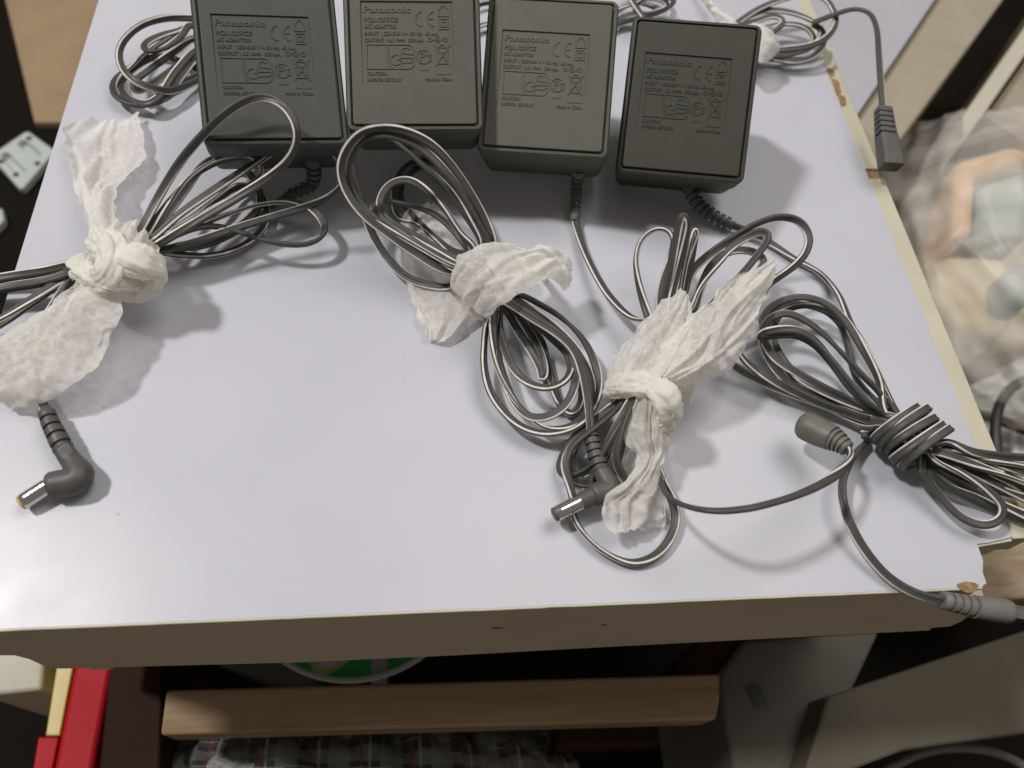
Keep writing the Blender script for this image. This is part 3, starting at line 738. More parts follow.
plug_L(A, [(46, 411, 6.5), (51, 424, 6.5), (58, 438, 6.5), (64, 450, 6)], (79, 478, 5.6), [(48, 486, 5), (23, 502, 4)], r_boot=3.1, r_body=4.5)
q0 = at(62.5, 447, 9.2); q1 = at(67.5, 455, 9.0)
d = (q1 - q0); sd = Vector((-d.y, d.x, 0)).normalized()
plug1 = [o for o in A.children if o.name.startswith('plug')][0]
for k in range(7):
    c0 = q0.lerp(q1, k / 6.0)
    tube('grip_ridge', [c0 - sd * 1.9, c0 + Vector((0, 0, .25)), c0 + sd * 1.9], [(0, .16), (1, .16)], 'grip', plug1, n=6)

# --- bundle 2: second adapter
def thru2(s):
    r = random.Random(s + 200); return [(478 + r.uniform(-9, 9), 264 + r.uniform(-8, 8), 15 + r.uniform(-7, 6)), (500 + r.uniform(-8, 8), 296 + r.uniform(-7, 7), 15 + r.uniform(-7, 6))]
bB = boot_path('b', 6, 4, -26, [(436, 152, 10), (426, 160, 7), (416, 168, 6)])
tube('strain_relief', bB, [(0, 3.2)] + ribs(.08, .97, 8, 3.4, 2.5, .66, .4) + [(1, 2.0)], 'boot', B, n=20)
U = [
 [(494, 246, 20), (486, 222, 26), (471, 194, 34), (452, 166, 42), (431, 144, 49), (406, 131, 53), (383, 127, 54), (361, 132, 52), (346, 148, 47), (340, 166, 42), (343, 184, 37), (352, 201, 33), (367, 218, 29), (387, 233, 26), (412, 251, 22), (446, 271, 18)],
 [(482, 246, 17), (468, 218, 22), (450, 192, 28), (426, 168, 34), (404, 149, 38), (386, 137, 40), (370, 132, 41), (357, 139, 38), (353, 152, 34), (354, 173, 28), (360, 196, 22), (368, 224, 14), (380, 248, 8), (392, 264, 6), (408, 278, 5), (428, 285, 6), (450, 287, 9)],
 [(488, 246, 14), (476, 216, 17), (461, 186, 19), (444, 167, 19), (428, 161, 18), (412, 163, 15), (400, 173, 11), (395, 188, 7), (394, 206, 4), (398, 219, 3), (414, 223, 3), (440, 244, 6), (466, 266, 10)],
 [(474, 247, 20), (463, 236, 21), (446, 211, 22), (428, 191, 23), (408, 180, 23), (391, 184, 22), (382, 195, 21), (380, 208, 20), (390, 222, 20), (408, 232, 20), (436, 248, 20), (464, 262, 19)],
 [(470, 252, 16), (454, 230, 17), (436, 215, 17), (412, 206, 17), (392, 202, 17), (377, 202, 18), (374, 210, 20), (384, 221, 21), (404, 235, 22), (430, 253, 21), (460, 270, 19)],
 [(490, 244, 22), (480, 224, 28), (464, 196, 35), (446, 172, 42), (424, 150, 47), (402, 138, 50), (380, 134, 51), (362, 140, 48), (351, 154, 43), (347, 172, 38), (352, 192, 33), (366, 211, 29), (390, 229, 26), (420, 249, 23), (452, 266, 20)],
]
Lo = [
 [(492, 312, 14), (486, 326, 12), (484, 345, 10), (484, 366, 9), (490, 391, 8), (503, 411, 7), (522, 427, 7), (545, 434, 8), (570, 430, 9), (588, 417, 9), (597, 399, 9), (599, 382, 9), (594, 360, 10), (582, 338, 12), (563, 319, 15), (541, 305, 19), (518, 294, 22)],
 [(500, 314, 12), (500, 326, 12), (504, 345, 13), (512, 366, 14), (525, 381, 15), (543, 388, 15), (559, 385, 14), (569, 376, 13), (571, 362, 12), (562, 346, 13), (548, 331, 15), (530, 315, 17), (512, 302, 17)],
 [(497, 312, 13), (496, 330, 12), (497, 352, 11), (503, 376, 10), (514, 402, 9), (529, 417, 9), (547, 417, 10), (565, 406, 12), (574, 389, 13), (576, 371, 13), (571, 353, 14), (556, 336, 16), (534, 318, 18), (514, 302, 19)],
 [(508, 314, 7), (518, 331, 6), (532, 353, 5), (541, 371, 5), (542, 381, 5), (545, 377, 5), (542, 357, 6), (531, 334, 8), (516, 312, 11)],
 [(512, 310, 8), (527, 322, 6), (541, 340, 4), (549, 372, 3), (560, 404, 3), (572, 415, 3.5), (581, 404, 4), (581, 381, 5), (568, 354, 7), (548, 334, 10), (526, 312, 14)],
 [(494, 313, 15), (493, 335, 13), (497, 366, 11), (508, 392, 9), (526, 415, 8), (545, 428, 8), (569, 427, 8), (585, 416, 8), (592, 398, 8), (590, 376, 9), (578, 352, 11), (558, 330, 14), (534, 312, 18), (514, 299, 20)],
]
seq = [(416, 168, 6), (404, 180, 4), (400, 198, 3), (418, 222, 4), (450, 250, 8)]
for k in range(6):
    seq += thru2(k) + Lo[k] + thru2(k + 20)[::-1] + U[k]
seq += thru2(77) + [(508, 302, 24), (531, 317, 24), (556, 333, 23), (573, 349, 21), (582, 371, 18), (588, 400, 14), (590, 420, 12), (591, 433, 11)]
cord('cord', seq, B, seed=12)
plug_L(B, [(590.5, 431, 11), (593, 444, 10.5), (597, 458, 10), (601, 470, 9.5)], (609, 488, 9), [(592, 496, 8.5), (556, 514, 7.5)], r_boot=3.1, r_body=4.0, tip='boot', grip=False)
b2 = [o for o in B.children if o.name.startswith('plug')][0]
a_, b_ = at(600, 492, 8.7), at(580, 502, 8.2)
tube('collar', [a_, a_.lerp(b_, .5), b_], [(0, 3.3), (.9, 3.1), (1, 2.9)], 'boot', b2, n=24)

# --- bundle 3: third adapter
def thru3(s):
    r = random.Random(s + 400); return [(662 + r.uniform(-9, 9), 330 + r.uniform(-9, 9), 16 + r.uniform(-5, 5)), (640 + r.uniform(-7, 7), 372 + r.uniform(-8, 8), 14 + r.uniform(-5, 5))]
bC = boot_path('c', 15, 3.5, -27, [(577, 182, 8), (576, 198, 5.5), (575, 214, 4), (575, 221, 3.5)])
tube('strain_relief', bC, [(0, 2.9)] + ribs(.06, .80, 7, 3.0, 2.3, .66, .42) + [(.81, 2.5), (.93, 2.4), (.97, 2.0), (1, 1.6)], 'boot_olive', C, n=20)
U = [
 [(650, 322, 18), (643, 300, 20), (638, 280, 22), (636, 258, 23), (642, 239, 24), (655, 229, 25), (667, 230, 25), (674, 239, 24), (672, 255, 22), (666, 272, 20), (661, 291, 18), (660, 312, 16)],
 [(662, 308, 20), (668, 280, 27), (675, 246, 36), (680, 222, 43), (683, 214, 46), (687, 220, 44), (683, 246, 36), (676, 276, 27), (669, 306, 20)],
 [(676, 306, 18), (684, 272, 25), (690, 240, 32), (693, 227, 35), (697, 228, 35), (694, 246, 30), (687, 276, 23), (680, 306, 17)],
 [(684, 300, 16), (692, 272, 20), (710, 254, 24), (733, 238, 28), (756, 224, 31), (780, 217, 32), (800, 222, 31), (809, 237, 29), (806, 252, 27), (795, 265, 25), (777, 278, 22), (766, 286, 20), (762, 297, 18), (750, 312, 15), (720, 330, 13), (690, 345, 13)],
 [(690, 310, 15), (700, 288, 18), (717, 265, 22), (732, 247, 26), (749, 236, 29), (763, 231, 31), (769, 236, 31), (764, 246, 29), (752, 262, 26), (738, 278, 22), (712, 304, 17), (684, 334, 13)],
 [(694, 312, 11), (700, 290, 13), (711, 266, 16), (726, 253, 18), (743, 250, 19), (756, 253, 19), (764, 260, 18), (756, 274, 16), (730, 300, 12), (690, 336, 10)],
]
Lo = [
 [(628, 392, 14), (610, 408, 11), (590, 424, 8), (573, 438, 6), (562, 456, 5), (559, 470, 4.5), (566, 477, 4), (580, 474, 4), (598, 462, 5), (616, 434, 8), (632, 398, 12)],
 [(630, 394, 16), (612, 414, 15), (592, 430, 13), (572, 446, 10), (565, 464, 8), (570, 486, 6), (573, 500, 5), (574, 518, 3), (590, 541, 2.4), (611, 556, 2.4), (633, 563, 2.4), (655, 556, 2.6), (670, 539, 3), (676, 519, 4), (672, 499, 6), (662, 480, 9), (650, 440, 12), (642, 402, 14)],
 [(634, 394, 20), (622, 416, 19), (608, 442, 15), (596, 466, 9), (590, 486, 5), (598, 496, 4), (612, 478, 6), (622, 446, 11), (634, 404, 16)],
 [(636, 394, 21), (628, 412, 21), (620, 436, 18), (616, 458, 14), (624, 478, 9), (640, 492, 6), (654, 484, 6), (652, 450, 9), (644, 404, 14)],
 [(624, 392, 11), (604, 412, 8), (584, 434, 5), (572, 458, 3), (574, 478, 2.5), (590, 482, 2.5), (604, 462, 4), (620, 424, 7), (632, 398, 10)],
]
seq = [(575, 219, 3.5), (577, 228, 3.2), (583, 248, 4), (593, 270, 6), (610, 297, 9), (632, 318, 12)]
for k in range(6):
    if k < 5: seq += thru3(k) + Lo[k] + thru3(k + 20)[::-1] + U[k]
seq += thru3(66)[::-1][:1] + [(650, 350, 16)] + U[5][::-1]
seq += thru3(88) + [(646, 404, 9), (652, 440, 6), (659, 474, 9), (668, 496, 18), (686, 506, 27), (714, 511, 34), (745, 509, 36), (772, 503, 35), (800, 494, 33), (826, 481, 29), (844, 468, 26), (851, 456, 23), (847, 448, 20), (842, 444, 19)]
cord('cord', seq, C, seed=23)
pl = tube('plug', [(832, 438, 17.5), (817, 431, 15.0), (799, 422, 12)], [(0, 4.7), (.35, 5.2), (.7, 5.4), (.82, 5.2), (.92, 4.4), (.98, 3.0), (1, 1.6)], 'boot_olive', C, n=26)
tube('plug_boot', [(848, 449.5, 20), (840, 443, 19), (831, 437.5, 17.5)], [(0, 2.5)] + ribs(.06, .94, 4, 2.8, 4.5, .84, .30) + [(.95, 4.7), (1, 4.7)], 'boot_olive', pl, n=26)

# --- bundle 4: right adapter, tied with its own cord
bD = boot_path('d', 6, 4, -26, [(698, 204, 7), (709, 213, 5), (721, 220, 4), (733, 226, 3.4)])
tube('strain_relief', bD, [(0, 3.2)] + ribs(.06, .97, 9, 3.4, 2.9, .62, .42) + [(1, 2.4)], 'boot', D, n=20)
def thru4(s):
    r = random.Random(s + 600); return [(890 + r.uniform(-7, 7), 416 + r.uniform(-7, 7), 12 + r.uniform(-5, 5)), (924 + r.uniform(-6, 6), 446 + r.uniform(-7, 7), 12 + r.uniform(-5, 5))]
Rl = [
 [(880, 382, 15), (862, 347, 17), (843, 318, 19), (825, 303, 20), (805, 297, 20), (783, 300, 19), (767, 310, 17), (760, 325, 15), (764, 343, 13), (774, 358, 12), (797, 373, 12), (824, 388, 12), (853, 402, 12), (873, 413, 12)],
 [(882, 396, 14), (864, 377, 16), (842, 353, 18), (820, 331, 20), (801, 318, 21), (786, 313, 21), (772, 317, 19), (763, 328, 16), (763, 344, 13), (772, 364, 10), (788, 382, 8), (815, 397, 8), (846, 408, 9), (872, 418, 10)],
 [(882, 412, 15), (868, 403, 17), (850, 383, 19), (831, 358, 21), (814, 339, 22), (796, 330, 23), (774, 330, 22), (758, 334, 21), (757, 337, 20), (775, 336, 19), (797, 336, 18), (815, 346, 17), (832, 366, 15), (852, 391, 14), (872, 409, 13)],
 [(870, 420, 10), (846, 412, 9), (818, 402, 9), (792, 390, 10), (770, 379, 12), (753, 368, 13), (741, 357, 14), (736, 346, 14), (728, 344, 12), (722, 352, 9), (736, 368, 6), (762, 382, 5), (796, 396, 5), (830, 408, 6), (866, 423, 8)],
 [(876, 400, 7), (856, 378, 6), (848, 348, 6), (842, 328, 7), (831, 316, 8), (813, 307, 9), (792, 304, 10), (774, 311, 9), (766, 326, 7), (770, 346, 6), (784, 366, 5), (806, 388, 5), (836, 402, 6), (866, 414, 8)],
 [(884, 388, 9), (872, 362, 9), (856, 334, 10), (838, 314, 12), (818, 306, 14), (796, 306, 15), (778, 316, 15), (772, 334, 13), (780, 356, 11), (800, 378, 11), (828, 394, 11), (862, 408, 11)],
]
Sr = [
 [(943, 441, 16), (972, 452, 15), (1000, 456, 13), (1040, 459, 12), (1085, 468, 10), (1092, 482, 8), (1050, 480, 9), (1022, 484, 10), (984, 470, 12), (944, 457, 14)],
 [(944, 447, 14), (982, 459, 12), (1024, 466, 10), (1070, 478, 8), (1075, 498, 6), (1030, 498, 7), (1001, 489, 8), (972, 477, 9), (940, 461, 11)],
 [(934, 461, 15), (963, 474, 15), (990, 492, 13), (1003, 507, 11), (1000, 519, 9), (984, 525, 7), (961, 517, 6), (942, 498, 7), (928, 480, 9), (920, 468, 11)],
 [(928, 468, 9), (946, 486, 7), (974, 497, 6), (996, 507, 5), (1030, 522, 4), (1070, 534, 3), (1078, 520, 4), (1040, 506, 6), (1000, 486, 9), (950, 460, 13)],
 [(940, 452, 17), (972, 464, 16), (1000, 474, 14), (1040, 492, 11), (1072, 508, 8), (1060, 522, 5), (1020, 512, 4), (984, 496, 4), (950, 476, 6), (930, 462, 9)],
 [(942, 444, 12), (990, 462, 10), (1030, 474, 8), (1064, 488, 6), (1046, 500, 5), (1010, 494, 5), (968, 482, 5), (936, 464, 8)],
]
seq = [(731, 225, 3.4), (746, 231, 3), (770, 243, 2.6), (793, 258, 2.4), (820, 273, 2.6), (838, 294, 3), (849, 320, 4), (862, 346, 6), (878, 376, 9)]
for k in range(6):
    seq += thru4(k) + Sr[k] + thru4(k + 20)[::-1] + Rl[k]
# the cord's own turns round the bundle
seq += thru4(90)[:1]
ax0, ax1 = at(889, 418, 13), at(928, 450, 13)
axis = (ax1 - ax0).normalized(); wv = Vector((-axis.y, axis.x, 0)).normalized()
if wv.x < 0: wv = -wv
turn = []
NT = 5.2
for k in range(int(NT * 14) + 1):
    a = -2 * math.pi * k / 14 - 1.9
    c0 = ax1.lerp(ax0, k / (NT * 14))
    rx, rz = 11.4 + .9 * math.sin(k * .37 + 1), 9.6 + .7 * math.sin(k * .29)
    turn.append(c0 + wv * (rx * math.cos(a)) + Vector((0, 0, 1)) * (rz * math.sin(a) + .2) + axis * (3.0 * math.cos(a) + .55 * math.sin(k * .33 + 1.1)) + wv * (.8 * math.sin(k * .27)))
seq2 = [at(*p) for p in seq] + [at(930, 456, 8)] + turn + [at(*p) for p in [(868, 441, 4), (858, 450, 5), (848, 466, 7), (842, 484, 8), (843, 502, 8), (850, 524, 7), (866, 552, 5), (888, 577, 3), (912, 592, 3), (930, 598, 3), (944, 600.5, 3)]]
cord('cord', seq2, D, seed=34, flat=(len(seq) + 3, len(seq) + len(turn) - 2))
pl = tube('plug', [(975, 607, 2), (992, 609, 1.5), (1011, 612, 1)], [(0, 3.9), (.5, 4.3), (.85, 4.2), (.95, 3.9), (1, 3.2)], 'boot_light', D, n=26)
tube('plug_boot', [(942, 600, 3), (958, 603.5, 2.6), (975.5, 607, 2)], [(0, 2.7)] + ribs(.04, .93, 4, 3.0, 3.7, .80, .34) + [(.94, 4.0), (1, 3.95)], 'boot_light', pl, n=26)
a_, b_ = at(1010, 612, 1), at(1046, 619, 0)
tube('barrel', [a_, a_.lerp(b_, .5), b_], [(0, 2.7), (.97, 2.7), (1, 2.4)], 'metal', pl, n=24)

# ------------------------------------------------------------------ cords of adapters that stand outside the picture
def loose(label, pts, seed, **kw):
    p0 = at(*pts[0]); o, P = cord('power_cord', pts, None, seed, at_mm=(p0.x, p0.y, 0), **kw)
    return tag(o, label, 'cord', 'loose cords behind the adapters')
loose('coiled dark grey cord on the table, left of the leftmost adapter',
  [(214, 20, 8), (192, 18, 10), (167, 18, 12), (142, 25, 14), (123, 42, 15), (119, 57, 15), (125, 72, 15), (138, 83, 14), (152, 88, 12), (168, 91, 9), (190, 84, 6), (214, 70, 5), (226, 58, 5), (214, 40, 7),
   (192, 25, 12), (180, 38, 15), (166, 48, 16), (151, 52, 16), (144, 48, 15), (148, 42, 14), (163, 35, 13), (178, 31, 11), (200, 22, 8), (222, 30, 5), (214, 40, 5), (195, 38, 6), (175, 50, 8), (155, 65, 9), (138, 78, 9), (130, 86, 8), (136, 91, 7), (152, 84, 7), (170, 72, 8), (190, 58, 7), (214, 46, 5), (224, 60, 4),
   (198, 73, 6), (183, 83, 6), (167, 98, 6), (150, 104, 6), (136, 106, 5), (120, 100, 5), (113, 89, 5), (117, 78, 5), (130, 67, 5), (145, 54, 6), (165, 40, 6), (190, 26, 5), (216, 30, 4), (222, 50, 4),
   (197, 50, 10), (180, 66, 11), (170, 79, 11), (162, 93, 9), (150, 103, 8), (136, 102, 6), (124, 94, 4), (122, 82, 3), (136, 66, 3), (160, 56, 3), (190, 66, 4), (214, 76, 4), (198, 60, 8), (184, 73, 9), (173, 88, 8), (162, 99, 6), (148, 106, 4)], 41)
loose('grey cord coil hanging over the right edge, ending in a ribbed plug',
  [(736, 24, 10), (750, 14, 13), (767, 5, 15), (784, -1, 17), (806, -6, 18), (825, -1, 19), (833, 10, 19), (836, 19, 18), (832, 31, 17), (821, 41, 16), (804, 47, 15), (778, 50, 13), (748, 52, 9), (728, 44, 8), (732, 30, 10),
   (757, 21, 15), (774, 16, 17), (784, 21, 17), (778, 28, 15), (766, 35, 13), (744, 44, 8), (726, 40, 6), (736, 24, 9), (763, 11, 12), (783, 11, 14), (804, 17, 14), (816, 24, 13), (821, 35, 11), (812, 46, 8), (790, 54, 6), (764, 58, 5), (738, 58, 4), (726, 46, 4), (742, 34, 6),
   (765, 28, 9), (786, 24, 10), (804, 27, 10), (814, 37, 8), (810, 47, 6), (790, 50, 5), (764, 52, 4), (740, 50, 3), (740, 58, 3), (769, 59, 4), (797, 62, 5), (814, 56, 7), (824, 44, 9), (822, 30, 12), (812, 23, 16), (820, 20, 18), (836, 14, 21), (855, 9, 24), (869, 13, 26), (876, 26, 26), (879, 56, 24), (881, 84, 21), (883, 110, 18)], 44, tw=.35)
pc2 = bpy.data.objects['power_cord.001']
pl = tube('plug', [at(886, 136, 15), at(888.5, 150, 13), at(891, 167, 11)], [(0, 4.4), (.93, 5.0), (1, 4.8)], 'boot', pc2, n=28, flat=.74, sq=.2, smooth=.45)
tube('plug_boot', [at(883, 109, 18), at(884.5, 123, 16.5), at(886, 137, 15)], [(0, 3.4)] + ribs(.05, .98, 5, 3.6, 4.3, .78, .36) + [(1, 4.3)], 'boot', pl, n=24, flat=.75, sq=.25, smooth=.45)
loose('dark cord bunched up in the gap behind the right adapter',
  [(612, 14, 8), (622, 8, 10), (634, 3, 12), (650, -8, 14), (668, -6, 14), (674, 3, 13), (662, 10, 12), (646, 14, 10), (634, 10, 10), (645, -2, 12), (662, 0, 11), (668, 6, 9), (652, 14, 7), (632, 20, 5), (618, 24, 4), (604, 30, 4), (616, 12, 4), (640, 3, 5), (664, 10, 5), (670, 2, 5), (650, -10, 5), (630, -8, 6), (634, 4, 14), (644, 18, 14)], 47)
loose('bit of grey cord showing between the two middle adapters',
  [(470, 30, 4), (480, 26, 4), (488, 24, 4), (500, 28, 4), (514, 20, 4), (506, 6, 4), (488, 2, 4), (470, 8, 4)], 49)

# ================================================================== TISSUE TIES
# --- tie 1
t1 = thing('tissue_tie', 'knotted white tissue strip tied round the leftmost cord bundle', 'tissue', at(118, 265), 'tissue ties round the cord bundles')
cloth('tail', [((91, 243, 20.2), (118, 240, 21.0), 3), ((87, 222, 16.8), (118, 215, 18.5), 4), ((79, 198, 13.4), (118, 196, 15.1), 3), ((71, 172, 10.9), (120, 184, 10.1), -3), ((66, 152, 10.1), (143, 163, 6.7), -7), ((64, 138, 10.1), (145, 148, 6.7), -8), ((70, 124, 9.2), (142, 130, 5.9), -6), ((88, 116, 7.6), (138, 113, 4.2), -4)], t1, folds=2, famp=1.3, crumple=1.0, seed=1.3)
cloth('tail', [((80, 284, 14.3), (126, 296, 16.8), 5), ((60, 298, 10.9), (118, 324, 16.8), 6), ((35, 315, 8.4), (107, 350, 15.1), 7), ((8, 332, 5.0), (86, 377, 13.4), 7), ((-16, 352, 3.4), (52, 398, 10.1), 6), ((-30, 370, 1.7), (10, 409, 3.4), 3)], t1, folds=1.7, famp=1.7, crumple=1.5, seed=2.4, nu=56, nv=96)
cloth('band', [((134, 222, 5.0), (156, 240, 5.0), 1), ((118, 224, 16.8), (158, 246, 16.8), 3), ((104, 234, 23.5), (160, 262, 22.7), 3), ((92, 252, 23.5), (156, 280, 21.8), 3), ((84, 268, 18.5), (138, 296, 16.8), 3), ((86, 280, 10.1), (122, 300, 8.4), 2)], t1, folds=3, famp=1.6, crumple=1.2, seed=3.1, nu=56)
roll('knot', [(96, 236, 20.2), (106, 244, 25.2), (112, 258, 27.7), (108, 272, 26.9), (98, 280, 21.8), (86, 276, 16.8)], 5.6, t1, k=4, seed=1.1)
roll('knot', [(112, 262, 23.5), (126, 258, 27.7), (142, 262, 27.7), (154, 268, 23.5), (152, 282, 18.5), (138, 290, 16.0), (124, 290, 15.1)], 5.4, t1, k=4, seed=2.2)
roll('knot', [(86, 256, 13.4), (84, 266, 16.8), (94, 276, 21.0), (112, 282, 22.7), (128, 282, 21.0), (136, 276, 18.5)], 5.0, t1, k=5, seed=3.7)
# --- tie 2
t2 = thing('tissue_tie', 'smooth white tissue band round the middle cord bundle below the second adapter', 'tissue', at(490, 285), 'tissue ties round the cord bundles')
cloth('band', [((462, 306, 1), (478, 322, 1), 1), ((453, 292, 10), (480, 320, 11), 2), ((450, 274, 20), (488, 315, 20), 2.5), ((458, 258, 27), (500, 307, 27), 3), ((472, 248, 31), (518, 294, 31), 3), ((492, 243, 31), (536, 284, 32), 3), ((514, 246, 26), (546, 280, 28), 2), ((524, 254, 14), (548, 284, 16), 1), ((526, 258, 3), (546, 286, 3), 0)], t2, folds=2.6, famp=1.6, crumple=.75, seed=4.2, nu=56, nv=96)
cloth('tail', [((508, 248, 29), (536, 284, 30), 3), ((524, 249, 31), (544, 280, 31), 4), ((538, 247, 30), (552, 280, 29), 4), ((552, 246, 28), (560, 286, 26), 3), ((563, 252, 26), (566, 290, 23), 2), ((571, 262, 24), (570, 284, 22), 0)], t2, folds=2, famp=1.6, crumple=1.2, seed=5.5)
cloth('tail', [((408, 208, 3), (444, 204, 3), 1), ((400, 232, 2), (452, 226, 3), 1), ((400, 262, 2), (466, 256, 3), 2), ((410, 294, 2), (480, 290, 3), 3), ((419, 320, 2), (480, 316, 3), 3), ((426, 340, 1.5), (446, 344, 1.5), 1)], t2, folds=2.5, famp=1.2, crumple=1.2, seed=6.3)
# --- tie 3
t3 = thing('tissue_tie', 'large ruffled white tissue tie on the cord bundle below the third adapter', 'tissue', at(650, 380), 'tissue ties round the cord bundles')
cloth('band', [((603, 396, 10), (650, 396, 22), 4), ((607, 378, 16), (664, 384, 27), 5), ((618, 354, 21), (678, 368, 28), 5), ((636, 330, 23), (690, 346, 29), 5), ((656, 309, 25), (694, 322, 28), 3), ((680, 289, 25), (690, 302, 26), 1)], t3, folds=1.5, famp=.9, crumple=1.2, seed=7.7, nu=56)
cloth('tail', [((652, 378, 28), (676, 386, 26), 3), ((660, 352, 29), (722, 376, 24), 5), ((684, 322, 30), (742, 352, 26), 5), ((712, 297, 31), (750, 332, 28), 4), ((742, 273, 32), (758, 312, 29), 2), ((772, 260, 31), (776, 270, 30), 0)], t3, folds=1.3, famp=1.1, crumple=1.3, seed=8.1, nu=56)
cloth('tail', [((735, 286, 27), (776, 266, 28), 1), ((733, 310, 24), (757, 306, 26), 2), ((732, 332, 20), (756, 322, 24), 1), ((734, 350, 16), (757, 336, 20), 0)], t3, folds=1, famp=.6, crumple=.7, seed=9.4, nu=24, nv=40)
cloth('tail', [((634, 392, 24), (662, 398, 24), 3), ((628, 418, 20), (664, 420, 20), 3), ((624, 438, 17), (668, 438, 17), 4), ((634, 456, 15), (668, 452, 14), 3), ((634, 470, 14), (660, 468, 13), 3), ((614, 488, 15), (663, 482, 10), 2), ((599, 503, 13), (665, 496, 7), 2), ((606, 526, 11), (667, 514, 3), 1), ((614, 533, 10), (664, 526, 2), 0)], t3, folds=1.8, famp=1.3, crumple=1.1, seed=10.6, nu=40, nv=80)
cloth('tail', [((640, 420, 9), (652, 420, 9), 0), ((622, 444, 7), (646, 448, 8), 1), ((610, 462, 5), (644, 470, 6), 1), ((608, 478, 4), (640, 486, 4), 0)], t3, folds=1, famp=.5, crumple=.7, seed=11.2, nu=20, nv=30)
roll('knot', [(606, 390, 15), (624, 385, 22), (642, 384, 27), (658, 388, 29), (668, 394, 26)], 4.6, t3, k=4, seed=4.4)
roll('knot', [(648, 386, 27), (660, 390, 31), (668, 402, 30), (670, 414, 25), (664, 424, 20), (654, 426, 17)], 5.0, t3, k=4, seed=5.9)
roll('knot', [(676, 378, 18), (684, 388, 14), (680, 398, 9), (670, 406, 6)], 4.4, t3, k=4, seed=6.5)
# --- tie 4
t4 = thing('tissue_tie', 'scrap of white tissue tied round cord behind the right adapter', 'tissue', at(765, 45), 'tissue ties round the cord bundles')
cloth('band', [((744, 34, 4), (740, 62, 2), 0), ((750, 26, 18), (748, 60, 14), 3), ((762, 26, 21), (760, 62, 17), 4), ((772, 34, 18), (770, 60, 14), 3), ((778, 42, 10), (776, 54, 6), 1)], t4, folds=1.6, famp=1.0, crumple=.7, seed=12.4, nu=30, nv=40)
cloth('tail', [((744, 30, 14), (748, 52, 12), 2), ((726, 14, 12), (734, 40, 12), 2), ((704, -2, 8), (722, 24, 8), 2), ((684, -22, 3), (712, 10, 3), 1)], t4, folds=2, famp=1.2, crumple=1.0, seed=13.8, nu=30, nv=40)

# ================================================================== THINGS ROUND THE TABLE
def slab(name, px, z0, z1, m, label, cat, bev=1.0, parent=None):
    poly = ccw([(at(a, b, z1).x, at(a, b, z1).y) for a, b in px])
    V, Fc = prism(poly, z0, z1)
    c = (sum(p[0] for p in poly) / len(poly), sum(p[1] for p in poly) / len(poly), z0)
    o = mesh(name, V, Fc, m, parent, False, at_mm=c)
    if bev: bevel(o, bev)
    if label: tag(o, label, cat)
    return o
# left: flattened carton and a slotted plastic plate on the floor
slab('cardboard_sheet', [(34, 122), (5, 0), (-14, -80), (260, -80), (150, 122)], FLOOR, FLOOR + 9, 'card', 'plain brown cardboard sheet on the dark floor at top left', 'cardboard', 1.5)
pc = at(25, 162, FLOOR + 7)
plate = thing('plastic_plate', 'pale grey slotted plastic plate on the floor below the cardboard', 'plate', (pc.x, pc.y, FLOOR))
cor = [at(-9, 157, FLOOR + 7), at(28, 132, FLOOR + 7), at(56, 152, FLOOR + 7), at(22, 192, FLOOR + 7)]
def on_plate(u, v):
    a = cor[0].lerp(cor[1], u); b = cor[3].lerp(cor[2], u); return a.lerp(b, v)
outline = [on_plate(u, v) for u, v in ((.06, 0), (.94, 0), (1, .06), (1, .94), (.94, 1), (.06, 1), (0, .94), (0, .06))]
V, Fc = prism(ccw([(p.x, p.y) for p in outline]), FLOOR + 1, FLOOR + 9)
pb = mesh('plate_body', V, Fc, 'bracket', plate, False)
cut_me = []
for u0 in (.24, .70):
    poly = []
    for k in range(16):
        a = 2 * math.pi * k / 16; poly.append(on_plate(u0 + .095 * math.cos(a), .46 + (.26 if math.sin(a) > 0 else -.26) + .08 * math.sin(a)))
    V, Fc = prism(ccw([(p.x, p.y) for p in poly]), FLOOR + 2.0, FLOOR + 14)
    cut = mesh('cutter', V, Fc, 'bracket', plate, False)
    b = pb.modifiers.new('groove', 'BOOLEAN'); b.operation = 'DIFFERENCE'; b.object = cut; b.solver = 'EXACT'; cut_me.append(cut)
bpy.context.view_layer.update()
me = bpy.data.meshes.new_from_object(pb.evaluated_get(bpy.context.evaluated_depsgraph_get()))
pb.modifiers.clear(); pb.data = me
for c in cut_me: bpy.data.objects.remove(c)
bevel(pb, 1.0)
for u0, v0 in ((.05, .25), (.10, .72), (.93, .22), (.60, .92)):
    c0 = on_plate(u0 * .9 + .04, v0 * .92 + .03)
    V, Fc = prism([(c0.x + 2.6 * math.cos(k * math.pi / 6), c0.y + 2.6 * math.sin(k * math.pi / 6)) for k in range(12)], FLOOR + 8.9, FLOOR + 9.4)
    mesh('screw_hole', V, Fc, 'black', plate, False)
o = slab('grey_strip', [(-14, 212), (2, 208), (4, 220), (-12, 236)], FLOOR, FLOOR + 8, 'bracket', 'small grey strip at the left picture edge on dark floor', 'strip', 1.0)

